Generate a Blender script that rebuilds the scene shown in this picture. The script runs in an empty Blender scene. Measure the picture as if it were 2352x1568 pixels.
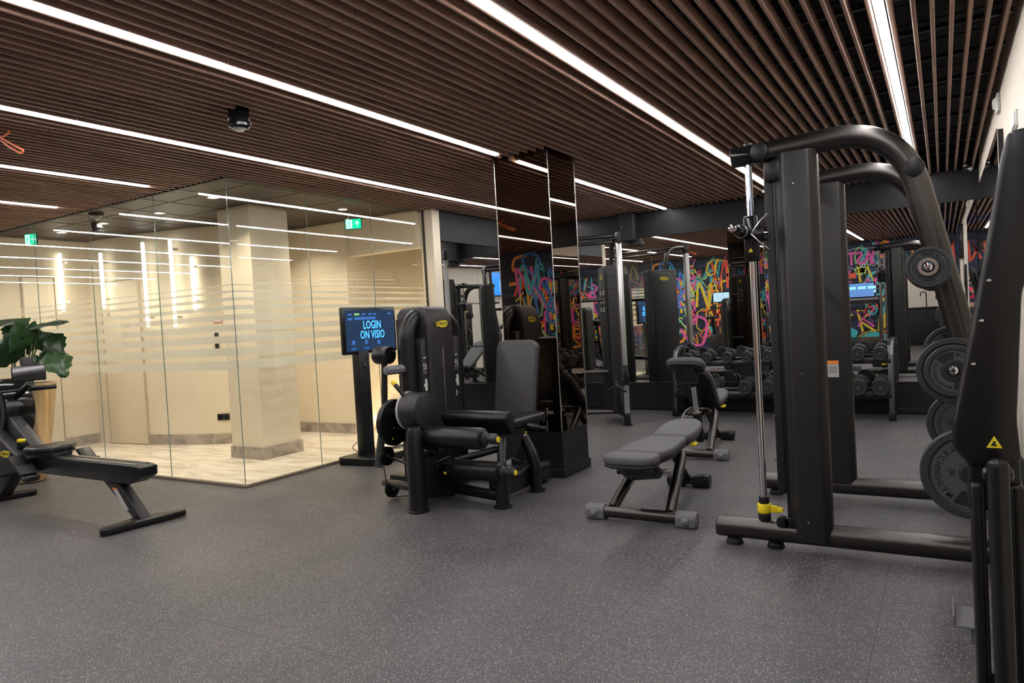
import bpy, bmesh, math, random
from mathutils import Vector, Matrix, Euler
PI = math.pi
scene = bpy.context.scene
COL = scene.collection
# ------------------------------------------------------------------ camera
YAW, PITCH, ROLL, FPX = .549, -.0268, -.0564, 1624.0
fw = Vector((-math.sin(YAW)*math.cos(PITCH), math.cos(YAW)*math.cos(PITCH), math.sin(PITCH)))
rt = Vector((math.cos(YAW), math.sin(YAW), 0))
up = rt.cross(fw)
rt2 = rt*math.cos(ROLL) + up*math.sin(ROLL)
up2 = up*math.cos(ROLL) - rt*math.sin(ROLL)
cam_data = bpy.data.cameras.new('camera')
cam = bpy.data.objects.new('camera', cam_data)
COL.objects.link(cam)
cam.matrix_world = Matrix((( rt2.x, up2.x, -fw.x, 0), (rt2.y, up2.y, -fw.y, 0), (rt2.z, up2.z, -fw.z, 1.3), (0, 0, 0, 1)))
cam_data.sensor_width = 36.0
cam_data.lens = FPX/2352*36.0
cam_data.clip_start = 0.02
cam_data.clip_end = 100
scene.camera = cam
# ------------------------------------------------------------------ world, exposure
w = bpy.data.worlds.new('world'); scene.world = w; w.use_nodes = True
w.node_tree.nodes['Background'].inputs[0].default_value = (0.9, 0.92, 1, 1)
w.node_tree.nodes['Background'].inputs[1].default_value = 0.03
vs = scene.view_settings
vs.view_transform = 'Standard'; vs.look = 'None'; vs.gamma = 1; vs.exposure = 0.0
vs.use_curve_mapping = False
LED_POWER = 46.0        # emission of the ceiling lines
LOBBY_W = 13.5          # watts of each lobby downlight
try:
    scene.cycles.max_bounces = 12; scene.cycles.glossy_bounces = 8; scene.cycles.diffuse_bounces = 4
    scene.cycles.transparent_max_bounces = 24; scene.cycles.sample_clamp_indirect = 4.0
    scene.cycles.use_denoising = True
except Exception:
    pass

# ------------------------------------------------------------------ materials
MATS = {}
def mat(name, col=(.5, .5, .5), rough=.5, metal=0.0, emit=None, estr=0.0, spec=.5, bump=None, coat=0):
    if name in MATS: return MATS[name]
    m = bpy.data.materials.new(name); m.use_nodes = True
    nt = m.node_tree; b = nt.nodes['Principled BSDF']
    b.inputs['Base Color'].default_value = (*col, 1)
    b.inputs['Roughness'].default_value = rough
    b.inputs['Metallic'].default_value = metal
    b.inputs['Specular IOR Level'].default_value = spec
    if coat: b.inputs['Coat Weight'].default_value = coat
    if emit:
        b.inputs['Emission Color'].default_value = (*emit, 1)
        b.inputs['Emission Strength'].default_value = estr
    if bump:
        sc_, st_ = bump
        tc = nt.nodes.new('ShaderNodeTexCoord'); n = nt.nodes.new('ShaderNodeTexNoise')
        n.inputs['Scale'].default_value = sc_; n.inputs['Detail'].default_value = 3
        bp = nt.nodes.new('ShaderNodeBump'); bp.inputs['Strength'].default_value = st_; bp.inputs['Distance'].default_value = .002
        nt.links.new(tc.outputs['Object'], n.inputs['Vector']); nt.links.new(n.outputs['Fac'], bp.inputs['Height'])
        nt.links.new(bp.outputs['Normal'], b.inputs['Normal'])
        r = nt.nodes.new('ShaderNodeMapRange'); r.inputs['To Min'].default_value = max(0, rough-.06); r.inputs['To Max'].default_value = rough+.06
        nt.links.new(n.outputs['Fac'], r.inputs['Value']); nt.links.new(r.outputs['Result'], b.inputs['Roughness'])
    MATS[name] = m
    return m
def N(m, t, **kw):
    n = m.node_tree.nodes.new(t)
    for k, v in kw.items(): setattr(n, k, v)
    return n
def L(m, a, b): m.node_tree.links.new(a, b)

BLACK = mat('black_powder_coat', (.0055, .0055, .006), .36, spec=.38, bump=(260, .12))
SATIN = mat('satin_graphite_tube', (.085, .080, .077), .33, 1.0, bump=(260, .08))
BLACKG = mat('black_gloss_plastic', (.006, .006, .007), .15)
SHROUD = mat('charcoal_plastic', (.015, .0145, .015), .44, spec=.45, bump=(500, .15))
DARK = mat('matt_black', (.005, .005, .006), .6)
VINYL = mat('black_vinyl', (.0065, .0065, .007), .36, spec=.42, bump=(180, .12))
GREYV = mat('grey_upholstery', (.082, .081, .086), .6, bump=(600, .25))
PADG = mat('grey_vinyl_pad', (.040, .039, .042), .42, bump=(400, .15))
GREYP = mat('grey_plastic', (.13, .13, .14), .5)
RUBBER = mat('black_rubber', (.013, .0145, .017), .55, bump=(300, .2))
PLATE = mat('weight_plate_rubber', (.026, .029, .034), .5, bump=(300, .2))
PLATE2 = mat('weight_plate_face', (.058, .065, .075), .55, bump=(300, .2))
CHROME = mat('chrome', (.82, .82, .84), .08, 1.0)
ALU = mat('aluminium', (.70, .71, .70), .28, 1.0)
STEEL = mat('brushed_steel', (.55, .54, .52), .25, 1.0)
YELLOW = mat('yellow_plastic', (.80, .62, .015), .4)
YLOGO = mat('yellow_badge', (.80, .66, .02), .4)
ORANGE = mat('orange_cable', (.85, .17, .06), .4)
RED = mat('red_print', (.6, .06, .05), .5)
WHITEP = mat('white_plastic', (.75, .75, .74), .4)
INK = mat('black_ink', (.006, .006, .006), .6)
WINK = mat('white_ink', (.62, .62, .60), .6)
LABELM = mat('silver_label', (.45, .45, .44), .4)
SCREENM = mat('dark_screen_glass', (.004, .004, .006), .05)
LEDM = mat('led_diffuser', (.9, .9, .9), .5, emit=(1.0, .975, .955), estr=LED_POWER)

def wood_mat():
    m = mat('walnut_slat', (.2, .12, .07), .5); b = m.node_tree.nodes['Principled BSDF']
    tc = N(m, 'ShaderNodeTexCoord'); mp = N(m, 'ShaderNodeMapping'); mp.inputs['Scale'].default_value = (60, 1.6, 30)
    n = N(m, 'ShaderNodeTexNoise'); n.inputs['Scale'].default_value = 1.0; n.inputs['Detail'].default_value = 5; n.inputs['Distortion'].default_value = .6
    cr = N(m, 'ShaderNodeValToRGB'); e = cr.color_ramp.elements
    e[0].position = .3; e[0].color = (.185, .097, .070, 1); e[1].position = .72; e[1].color = (.44, .275, .20, 1)
    L(m, tc.outputs['Object'], mp.inputs['Vector']); L(m, mp.outputs['Vector'], n.inputs['Vector'])
    L(m, n.outputs['Fac'], cr.inputs['Fac']); L(m, cr.outputs['Color'], b.inputs['Base Color'])
    return m
WOOD = wood_mat()

def rubber_floor():
    m = mat('speckled_rubber_tiles', (.06, .06, .06), .5); b = m.node_tree.nodes['Principled BSDF']
    tc = N(m, 'ShaderNodeTexCoord')
    # specks: small voronoi cells, random ones kept
    col = None
    v = N(m, 'ShaderNodeTexVoronoi'); v.inputs['Scale'].default_value = 185
    L(m, tc.outputs['Object'], v.inputs['Vector'])
    lt = N(m, 'ShaderNodeMath', operation='LESS_THAN'); lt.inputs[1].default_value = .34; L(m, v.outputs['Distance'], lt.inputs[0])
    sx = N(m, 'ShaderNodeSeparateColor'); L(m, v.outputs['Color'], sx.inputs['Color'])
    g = N(m, 'ShaderNodeMath', operation='GREATER_THAN'); g.inputs[1].default_value = .70; L(m, sx.outputs['Red'], g.inputs[0])
    mu = N(m, 'ShaderNodeMath', operation='MULTIPLY'); L(m, lt.outputs[0], mu.inputs[0]); L(m, g.outputs[0], mu.inputs[1])
    n = N(m, 'ShaderNodeTexNoise'); n.inputs['Scale'].default_value = 1.7; n.inputs['Detail'].default_value = 4
    L(m, tc.outputs['Object'], n.inputs['Vector'])
    cr = N(m, 'ShaderNodeValToRGB'); e = cr.color_ramp.elements
    e[0].position = .35; e[0].color = (.047, .046, .051, 1); e[1].position = .65; e[1].color = (.072, .066, .069, 1)
    L(m, n.outputs['Fac'], cr.inputs['Fac'])
    n2 = N(m, 'ShaderNodeTexNoise'); n2.inputs['Scale'].default_value = 220; L(m, tc.outputs['Object'], n2.inputs['Vector'])
    mx0 = N(m, 'ShaderNodeMixRGB', blend_type='MULTIPLY'); mx0.inputs[0].default_value = .5
    L(m, cr.outputs['Color'], mx0.inputs[1]); L(m, n2.outputs['Color'], mx0.inputs[2])
    mx = N(m, 'ShaderNodeMixRGB'); L(m, mu.outputs[0], mx.inputs[0]); L(m, cr.outputs['Color'], mx.inputs[1])
    mx.inputs[2].default_value = (.46, .45, .44, 1)
    # tile seams
    mp = N(m, 'ShaderNodeMapping'); mp.inputs['Location'].default_value = (.27, -.07, 0)
    L(m, tc.outputs['Object'], mp.inputs['Vector'])
    br = N(m, 'ShaderNodeTexBrick'); br.offset = 0.0; br.inputs['Scale'].default_value = 1; br.inputs['Mortar Size'].default_value = .0022
    br.inputs['Mortar Smooth'].default_value = .5; br.inputs['Brick Width'].default_value = .965; br.inputs['Row Height'].default_value = .96
    L(m, mp.outputs['Vector'], br.inputs['Vector'])
    mx2 = N(m, 'ShaderNodeMixRGB'); L(m, br.outputs['Fac'], mx2.inputs[0]); L(m, mx.outputs['Color'], mx2.inputs[1]); mx2.inputs[2].default_value = (.016, .016, .017, 1)
    L(m, mx2.outputs['Color'], b.inputs['Base Color'])
    bp = N(m, 'ShaderNodeBump'); bp.inputs['Strength'].default_value = .25; bp.inputs['Distance'].default_value = .002
    L(m, n2.outputs['Fac'], bp.inputs['Height']); L(m, bp.outputs['Normal'], b.inputs['Normal'])
    b.inputs['Roughness'].default_value = .47
    b.inputs['Specular IOR Level'].default_value = .55
    return m
FLOORM = rubber_floor()

def marble(name, c1, c2, scale, stretch, rough=.25):
    m = mat(name, c1, rough); b = m.node_tree.nodes['Principled BSDF']
    tc = N(m, 'ShaderNodeTexCoord'); mp = N(m, 'ShaderNodeMapping'); mp.inputs['Scale'].default_value = stretch
    mp.inputs['Rotation'].default_value = (0, 0, .25)
    n = N(m, 'ShaderNodeTexNoise'); n.inputs['Scale'].default_value = scale; n.inputs['Detail'].default_value = 8; n.inputs['Distortion'].default_value = 1.2
    cr = N(m, 'ShaderNodeValToRGB'); e = cr.color_ramp.elements
    e[0].position = .36; e[0].color = (*c2, 1); e[1].position = .62; e[1].color = (*c1, 1)
    L(m, tc.outputs['Object'], mp.inputs['Vector']); L(m, mp.outputs['Vector'], n.inputs['Vector'])
    L(m, n.outputs['Fac'], cr.inputs['Fac']); L(m, cr.outputs['Color'], b.inputs['Base Color'])
    return m
MARBLE = marble('travertine_floor', (.78, .70, .60), (.50, .42, .34), 1.6, (1, 6, 1), .28)
MARBLE2 = marble('grey_brown_marble', (.40, .34, .28), (.22, .18, .15), 5, (1, 1, 1), .25)
BEIGE = mat('beige_plaster', (.67, .585, .455), .75, bump=(60, .1))
BEIGE2 = mat('cream_plaster_right', (.72, .66, .57), .75, bump=(60, .1))
DOORM = mat('beige_door_leaf', (.69, .61, .48), .6)
CHARW = mat('charcoal_wall_paint', (.010, .010, .0125), .6, spec=.3, bump=(90, .15))
VOIDM = mat('ceiling_void_black', (.006, .006, .008), .8)
DCEIL = mat('dark_ceiling_tile', (.016, .011, .0095), .5)
DCEILG = mat('ceiling_grid', (.09, .07, .06), .5)
POTM = mat('champagne_glaze', (.52, .38, .22), .22, .55)
LEAF = mat('dark_green_leaf', (.018, .052, .016), .3)
LEAF2 = mat('mid_green_leaf', (.038, .10, .028), .3)
STEM = mat('leaf_stalk', (.10, .17, .05), .5)
SOIL = mat('potting_soil', (.03, .022, .015), .9)

def mirror_mat(name, col):
    m = bpy.data.materials.new(name); m.use_nodes = True
    b = m.node_tree.nodes['Principled BSDF']
    b.inputs['Base Color'].default_value = (*col, 1); b.inputs['Metallic'].default_value = 1; b.inputs['Roughness'].default_value = 0.0
    MATS[name] = m
    return m
MIRROR = mirror_mat('mirror_silver', (.86, .87, .86))
TMIRROR = mirror_mat('bronze_tinted_mirror', (.30, .245, .205))

def glass_mat(name, tint, ior=1.5, extra=None):
    m = bpy.data.materials.new(name); m.use_nodes = True; nt = m.node_tree
    for n in list(nt.nodes):
        if n.type != 'OUTPUT_MATERIAL': nt.nodes.remove(n)
    out = [n for n in nt.nodes if n.type == 'OUTPUT_MATERIAL'][0]
    tr = nt.nodes.new('ShaderNodeBsdfTransparent'); tr.inputs[0].default_value = (*tint, 1)
    gl = nt.nodes.new('ShaderNodeBsdfGlossy'); gl.inputs['Roughness'].default_value = 0; gl.inputs[0].default_value = (.95, .97, 1, 1)
    fr = nt.nodes.new('ShaderNodeFresnel'); ge = nt.nodes.new('ShaderNodeNewGeometry'); mr = nt.nodes.new('ShaderNodeMapRange')
    mr.inputs['To Min'].default_value = ior; mr.inputs['To Max'].default_value = 1/ior      # leaving the pane reflects as entering it
    nt.links.new(ge.outputs['Backfacing'], mr.inputs['Value']); nt.links.new(mr.outputs['Result'], fr.inputs[0])
    mx = nt.nodes.new('ShaderNodeMixShader')
    nt.links.new(fr.outputs[0], mx.inputs[0]); nt.links.new(tr.outputs[0], mx.inputs[1]); nt.links.new(gl.outputs[0], mx.inputs[2])
    if extra:
        df = nt.nodes.new('ShaderNodeBsdfDiffuse'); df.inputs[0].default_value = (.80, .78, .72, 1)
        tl = nt.nodes.new('ShaderNodeBsdfTranslucent'); tl.inputs[0].default_value = (.85, .82, .75, 1)
        ad = nt.nodes.new('ShaderNodeMixShader'); ad.inputs[0].default_value = .6
        nt.links.new(df.outputs[0], ad.inputs[1]); nt.links.new(tl.outputs[0], ad.inputs[2])
        m2 = nt.nodes.new('ShaderNodeMixShader'); m2.inputs[0].default_value = extra
        nt.links.new(mx.outputs[0], m2.inputs[1]); nt.links.new(ad.outputs[0], m2.inputs[2])
        nt.links.new(m2.outputs[0], out.inputs[0])
    else:
        nt.links.new(mx.outputs[0], out.inputs[0])
    MATS[name] = m
    return m
GLASS = glass_mat('clear_partition_glass', (.965, .975, .955))
FROST = glass_mat('frosted_film', (.95, .95, .93), 1.3, .72)
GEDGE = mat('glass_edge', (.20, .26, .22), .12, spec=.8)

# ------------------------------------------------------------------ mesh helpers
class G:
    """collects shapes (world or local coordinates) into one bmesh"""
    def __init__(s): s.bm = bmesh.new(); s.mi = 0
    def _tag(s, faces, smooth=False):
        for f in faces: f.material_index = s.mi; f.smooth = smooth
    def _addmesh(s, tmp, M=None, smooth=False):
        me = bpy.data.meshes.new('t'); tmp.to_mesh(me); tmp.free()
        if M is not None: me.transform(M)
        n0 = len(s.bm.faces); s.bm.from_mesh(me); s.bm.faces.ensure_lookup_table()
        s._tag(s.bm.faces[n0:], smooth)
        bpy.data.meshes.remove(me)
        return s
    def box(s, a, b, bev=0, seg=2, M=None, smooth=None):
        """axis-aligned box between corners a and b; bev rounds its edges"""
        a = Vector(a); b = Vector(b); c = (a+b)/2; d = b-a
        t = bmesh.new(); bmesh.ops.create_cube(t, size=1)
        for v in t.verts: v.co = Vector((v.co.x*abs(d.x), v.co.y*abs(d.y), v.co.z*abs(d.z)))
        if bev > 0:
            bmesh.ops.bevel(t, geom=list(t.edges), offset=min(bev, min(abs(d.x), abs(d.y), abs(d.z))*.49), segments=seg, profile=.5, affect='EDGES')
        T = Matrix.Translation(c)
        return s._addmesh(t, T if M is None else M @ T, bev > 0 if smooth is None else smooth)
    def obox(s, c, d, R, bev=0, seg=2):
        """box of size d, rotated by R (Euler tuple or Matrix), centred at c"""
        t = bmesh.new(); bmesh.ops.create_cube(t, size=1)
        for v in t.verts: v.co = Vector((v.co.x*d[0], v.co.y*d[1], v.co.z*d[2]))
        if bev > 0: bmesh.ops.bevel(t, geom=list(t.edges), offset=min(bev, min(d)*.49), segments=seg, profile=.5, affect='EDGES')
        R = R if isinstance(R, Matrix) else Euler(R).to_matrix()
        return s._addmesh(t, Matrix.Translation(Vector(c)) @ R.to_4x4(), bev > 0)
    def prism(s, poly, axis, lo, hi, bev=0, seg=2, M=None, smooth=None):
        """polygon (2D) extruded along axis 'x','y','z' from lo to hi"""
        t = bmesh.new()
        def P(p, h):
            return {'x': (h, p[0], p[1]), 'y': (p[0], h, p[1]), 'z': (p[0], p[1], h)}[axis]
        va = [t.verts.new(P(p, lo)) for p in poly]; vb = [t.verts.new(P(p, hi)) for p in poly]
        t.faces.new(va); t.faces.new(vb[::-1])
        n = len(poly)
        for i in range(n): t.faces.new((va[i], vb[i], vb[(i+1) % n], va[(i+1) % n]))
        bmesh.ops.recalc_face_normals(t, faces=list(t.faces))
        if bev > 0: bmesh.ops.bevel(t, geom=list(t.edges), offset=bev, segments=seg, profile=.5, affect='EDGES', clamp_overlap=True)
        return s._addmesh(t, M, bev > 0 if smooth is None else smooth)
    def cyl(s, p0, p1, r, r2=None, n=24, bev=0):
        p0 = Vector(p0); p1 = Vector(p1); d = p1-p0; h = d.length
        r2 = r if r2 is None else r2
        b = min(bev, h*.45, r*.9)
        prof = [(0, 0), (r-b, 0), (r, b), (r2, h-b), (r2-b, h), (0, h)] if b > 0 else [(0, 0), (r, 0), (r2, h), (0, h)]
        if b > 0:
            k = .293*b
            prof = [(0, 0), (r-b, 0), (r-k, k), (r, b), (r2, h-b), (r2-k, h-k), (r2-b, h), (0, h)]
        return s.lathe(prof, p0, d, n)
    def lathe(s, prof, loc, axis=(0, 0, 1), n=28):
        """profile of (radius, height) turned about an axis through loc"""
        t = bmesh.new(); rings = []
        for (r, h) in prof:
            if r < 1e-6: rings.append([t.verts.new((0, 0, h))])
            else: rings.append([t.verts.new((r*math.cos(2*PI*i/n), r*math.sin(2*PI*i/n), h)) for i in range(n)])
        for a, b in zip(rings, rings[1:]):
            for i in range(n):
                j = (i+1) % n
                if len(a) == 1 and len(b) == 1: continue
                if len(a) == 1: t.faces.new((a[0], b[i], b[j]))
                elif len(b) == 1: t.faces.new((a[i], a[j], b[0]))
                else: t.faces.new((a[i], a[j], b[j], b[i]))
        bmesh.ops.recalc_face_normals(t, faces=list(t.faces))
        q = Vector((0, 0, 1)).rotation_difference(Vector(axis).normalized())
        s._addmesh(t, Matrix.Translation(Vector(loc)) @ q.to_matrix().to_4x4(), True)
        return s
    def tube(s, pts, r, n=14, closed=False, flat=None):
        """round bar along a polyline, radius r (number or list); flat squashes the section (a, b)"""
        pts = [Vector(p) for p in pts]; m = len(pts)
        rs = r if isinstance(r, (list, tuple)) else [r]*m
        t = bmesh.new(); rings = []; prevn = None
        for i, p in enumerate(pts):
            if closed: d = (pts[(i+1) % m]-pts[i-1])
            else: d = pts[min(i+1, m-1)]-pts[max(i-1, 0)]
            d.normalize()
            if prevn is None:
                u = Vector((0, 0, 1)) if abs(d.z) < .9 else Vector((1, 0, 0))
                nn = (u - d*u.dot(d)).normalized()
            else: nn = (prevn - d*prevn.dot(d)).normalized()
            prevn = nn; bb = d.cross(nn)
            fa, fb = flat if flat else (1, 1)
            rings.append([t.verts.new(p + (nn*math.cos(2*PI*k/n)*fa + bb*math.sin(2*PI*k/n)*fb)*rs[i]) for k in range(n)])
        for i in range(m if closed else m-1):
            a = rings[i]; b = rings[(i+1) % m]
            for k in range(n): t.faces.new((a[k], a[(k+1) % n], b[(k+1) % n], b[k]))
        if not closed:
            t.faces.new(rings[0][::-1]); t.faces.new(rings[-1])
        bmesh.ops.recalc_face_normals(t, faces=list(t.faces))
        return s._addmesh(t, None, True)
    def text(s, body, loc, R, size, depth=.002, align='CENTER', bold=0, sx=1, spacing=1):
        cu = bpy.data.curves.new('t', 'FONT'); cu.body = body; cu.size = size; cu.extrude = depth/2
        cu.align_x = align; cu.align_y = 'CENTER'; cu.resolution_u = 2; cu.offset = bold; cu.space_character = spacing
        o = bpy.data.objects.new('t', cu); COL.objects.link(o)
        dg = bpy.context.evaluated_depsgraph_get(); me = bpy.data.meshes.new_from_object(o.evaluated_get(dg))
        bpy.data.objects.remove(o); bpy.data.curves.remove(cu)
        R = R if isinstance(R, Matrix) else Euler(R).to_matrix()
        me.transform(Matrix.Translation(Vector(loc)) @ R.to_4x4() @ Matrix.Diagonal((sx, 1, 1, 1)))
        n0 = len(s.bm.faces); s.bm.from_mesh(me); s.bm.faces.ensure_lookup_table(); s._tag(s.bm.faces[n0:]); bpy.data.meshes.remove(me)
        return s
    def xf(s, M):
        bmesh.ops.transform(s.bm, matrix=M, verts=list(s.bm.verts)); return s

def bend(pts, rad, n=6):
    """polyline with its inner corners rounded to radius rad"""
    P = [Vector(p) for p in pts]; out = [P[0]]
    rads = rad if isinstance(rad, (list, tuple)) else [rad]*(len(P)-2)
    for i in range(1, len(P)-1):
        a, b, c = P[i-1], P[i], P[i+1]; u = (a-b).normalized(); v = (c-b).normalized()
        r = min(rads[i-1], (a-b).length*.49, (c-b).length*.49)
        p0 = b+u*r; p1 = b+v*r
        for k in range(n+1):
            t = k/n; out.append(p0*(1-t)**2 + b*2*t*(1-t) + p1*t*t)
    out.append(P[-1]); return out

def obj(name, g, mats, parent=None, smooth_angle=.7, loc=None):
    """links g as one mesh object; geometry is given in world coordinates when the parent is unrotated"""
    me = bpy.data.meshes.new(name)
    off = Vector((0, 0, 0))
    if parent is not None:
        p = parent
        while p is not None: off += p.location; p = p.parent
    if loc is None:
        vs_ = [v.co for v in g.bm.verts]
        if parent is None and vs_:
            lo = Vector([min(v[i] for v in vs_) for i in range(3)]); hi = Vector([max(v[i] for v in vs_) for i in range(3)])
            loc = Vector(((lo.x+hi.x)/2, (lo.y+hi.y)/2, lo.z))
        else: loc = off
    loc = Vector(loc)
    bmesh.ops.translate(g.bm, verts=list(g.bm.verts), vec=-loc)
    g.bm.to_mesh(me); g.bm.free()
    for m in (mats if isinstance(mats, (list, tuple)) else [mats]): me.materials.append(m)
    o = bpy.data.objects.new(name, me); COL.objects.link(o)
    o.location = loc - off
    if parent is not None: o.parent = parent
    try:
        me.set_sharp_from_angle(angle=smooth_angle)
    except Exception: pass
    return o
def tag(o, label, cat, group=None, kind=None):
    o['label'] = label
    if cat: o['category'] = cat
    if group: o['group'] = group
    if kind: o['kind'] = kind
    return o
def thing(name, label, cat, loc=(0, 0, 0), group=None):
    o = bpy.data.objects.new(name, None); COL.objects.link(o); o.location = loc; o.empty_display_size = .1
    return tag(o, label, cat, group)
def struct(name, g, mats, label=None, parent=None):
    o = obj(name, g, mats, parent, loc=(0, 0, 0) if parent is None else None)
    if parent is None: o['kind'] = 'structure'
    if label: o['label'] = label
    return o
def dup(root, loc, rotz=0, label=None, group=None):
    r = root.copy(); COL.objects.link(r); r.location = loc; r.rotation_euler = (0, 0, rotz)
    if label: r['label'] = label
    if group: r['group'] = group
    for ch in list(root.children):
        c = ch.copy(); COL.objects.link(c); c.parent = r
        for g in ch.children:
            d = g.copy(); COL.objects.link(d); d.parent = c
    return r
def face_rot(n, upv=(0, 0, 1)):
    """rotation whose local z is n and local y is near up: for text and badges on a face"""
    z = Vector(n).normalized(); u = Vector(upv); x = u.cross(z)
    if x.length < 1e-4: x = Vector((1, 0, 0))
    x.normalize(); y = z.cross(x)
    return Matrix((x, y, z)).transposed()
def badge(name, loc, n, width, parent, upv=(0, 0, 1)):
    """yellow stepped badge with black lettering"""
    R = face_rot(n, upv); w_ = width; h = width*.30
    poly = [(-.5*w_, .28*h), (-.18*w_, .34*h), (-.15*w_, .5*h), (.36*w_, .5*h), (.36*w_, .36*h), (.5*w_, .3*h), (.46*w_, -.22*h), (.28*w_, -.3*h),
            (.25*w_, -.5*h), (-.15*w_, -.5*h), (-.18*w_, -.34*h), (-.42*w_, -.34*h)]
    g = G(); M = Matrix.Translation(Vector(loc)) @ R.to_4x4()
    g.prism(poly, 'z', -.001, .003, M=M)
    b = obj(name, g, YLOGO, parent)
    g = G(); x, y, z = R.col
    g.text('TECHNOGYM', Vector(loc)+z*.0038, R, width*.185, .001, bold=.0004*width/.1)
    g.obox(Vector(loc)+z*.0036+y*h*.33+x*w_*.05, (w_*.5, h*.045, .001), R); g.obox(Vector(loc)+z*.0036-y*h*.34+x*w_*.02, (w_*.3, h*.045, .001), R)
    obj('lettering', g, INK, b)
    return b
def screws(pts, n, parent, r=.007, name='screw', m=None):
    for p in pts:
        g = G(); p = Vector(p); n_ = Vector(n).normalized()
        g.lathe([(0, .004), (r*.6, .004), (r, 0), (r, -.003)], p, n_, 12); obj(name, g, m or STEEL, parent)
# ------------------------------------------------------------------ the setting
CZ = 2.674            # underside of the slats
GX, GY = -5.21, 3.97  # corner of the glass room
MY = 9.18             # back wall with mirrors
RX = .375             # right wall
SX = -5.08            # left side wall behind the glass room
BY = -2.0            # graffiti wall behind the photographer
LX = -9.75
GLX = -17.4            # far left end of the gym, beyond the frame
# gym floor: L shape around the lobby
g = G(); g.box((GLX-.3, BY-.3, -.06), (RX+.3, GY, 0)); g.box((GX, GY, -.06), (RX+.3, MY+.3, 0)); struct('floor', g, FLOORM)
g = G(); g.box((LX-.5, GY, -.06), (GX-.0, 9.6, .001)); struct('floor_lobby', g, MARBLE)
# ceiling void and slats
led_x = [-.21-1.43*k for k in range(12)]
slat_x = []
for k, lx in enumerate(led_x):
    slat_x += [lx-.042, lx+.042]
    for j in range(16 if k else 0):
        slat_x.append(lx+.136+j*.0772)
slat_x += [-.074, .003, .084, .161, .238, .317]
joints = [2.36+1.635*k for k in range(-3, 5)]
g = G(); g.box((GLX-.3, BY-.3, CZ+.26), (RX+.3, GY, CZ+.30)); g.box((GX-.1, GY, CZ+.26), (RX+.3, MY+.3, CZ+.30)); cl = struct('ceiling', g, VOIDM)
g = G(); random.seed(3)
COLB = (-3.21, -2.70, 5.12, 5.60)
for x in slat_x:
    y1 = MY-.06 if x > GX+.02 else GY-.03
    if x < GLX+.1: continue
    cuts = [BY] + [j for j in joints if BY < j < y1] + [y1]
    for a, b in zip(cuts, cuts[1:]):
        spans = [(a, b)]
        if COLB[0]-.03 < x < COLB[1]+.03:
            spans = [(p, q) for p, q in ((a, min(b, COLB[2]-.055)), (max(a, COLB[3]+.03), b)) if q-p > .02]
        for p, q in spans:
            z = CZ + random.uniform(-.0015, .0015)
            g.prism([(x-.0105, z+.062), (x-.0105, z+.004), (x-.0065, z), (x+.0065, z), (x+.0105, z+.004), (x+.0105, z+.062)], 'y', p+.002, q-.002)
obj('slats', g, WOOD, cl)
# carriers and clips above the slats
g = G()
y = -1.0
while y < MY-.1:
    x0 = GLX+.1 if y < GY else GX
    g.box((x0, y-.012, CZ+.066), (RX-.02, y+.012, CZ+.09)); y += .55
random.seed(8)
for i in range(26):
    yy = random.uniform(1.2, 9); g.tube([(-2.5, yy, CZ+.19), (RX-.05, yy+random.uniform(-.05, .05), CZ+.2)], .008, 6)
obj('carrier_rails', g, mat('black_painted_steel', (.02, .02, .022), .35), cl)
# walls of the gym
def navy_wall():
    m = mat('navy_painted_wall', (.012, .014, .026), .6); b = m.node_tree.nodes['Principled BSDF']
    tc = N(m, 'ShaderNodeTexCoord'); mp = N(m, 'ShaderNodeMapping'); mp.inputs['Scale'].default_value = (1, 1, 3.5)
    n = N(m, 'ShaderNodeTexNoise'); n.inputs['Scale'].default_value = 2.6; n.inputs['Detail'].default_value = 6
    cr = N(m, 'ShaderNodeValToRGB'); e = cr.color_ramp.elements
    e[0].position = .42; e[0].color = (.006, .007, .014, 1); e[1].position = .7; e[1].color = (.03, .06, .14, 1)
    L(m, tc.outputs['Object'], mp.inputs['Vector']); L(m, mp.outputs['Vector'], n.inputs['Vector']); L(m, n.outputs['Fac'], cr.inputs['Fac']); L(m, cr.outputs['Color'], b.inputs['Base Color'])
    return m
g = G(); g.box((RX, BY-.3, 0), (RX+.15, MY+.3, CZ+.3)); struct('wall_right', g, BEIGE2)
g = G(); g.box((SX-.12, MY+.03, 0), (RX+.02, MY+.25, CZ+.26)); g.box((SX-.1, MY-.02, 2.345), (RX-.001, MY+.03, CZ+.26)); g.box((SX-.1, MY-.004, .0), (RX-.001, MY+.03, .372)); struct('wall_back', g, CHARW)
g = G(); g.box((SX-.12, 6.80, 0), (SX-.03, MY+.03, CZ+.26)); g.box((SX-.03, 6.80, 2.32), (SX, MY-.02, CZ+.26)); g.box((SX-.03, 6.80, 0), (SX-.004, MY-.0, .378)); struct('wall_side', g, CHARW)
g = G(); g.box((GLX-.3, BY-.2, 0), (RX+.02, BY, CZ+.26)); struct('wall_front', g, navy_wall())
g = G(); g.box((GLX-.3, BY-.3, 0), (GLX, GY, CZ+.3)); g.box((GLX, GY-.02, 0), (LX+.005, GY+.1, CZ+.3)); struct('wall_left', g, BEIGE)
g = G(); g.box((SX+.0, MY-.018, 0), (RX-.001, MY-.004, .085), .003); g.box((SX-.004, 6.8, 0), (SX+.012, MY-.02, .085), .003); struct('baseboard_back', g, CHARW)
# beige pillar at the end of the glass
g = G(); g.box((GX-.05, 6.66, 0), (SX+.0, 6.80, CZ+.1)); struct('wall_pillar', g, BEIGE)
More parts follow.
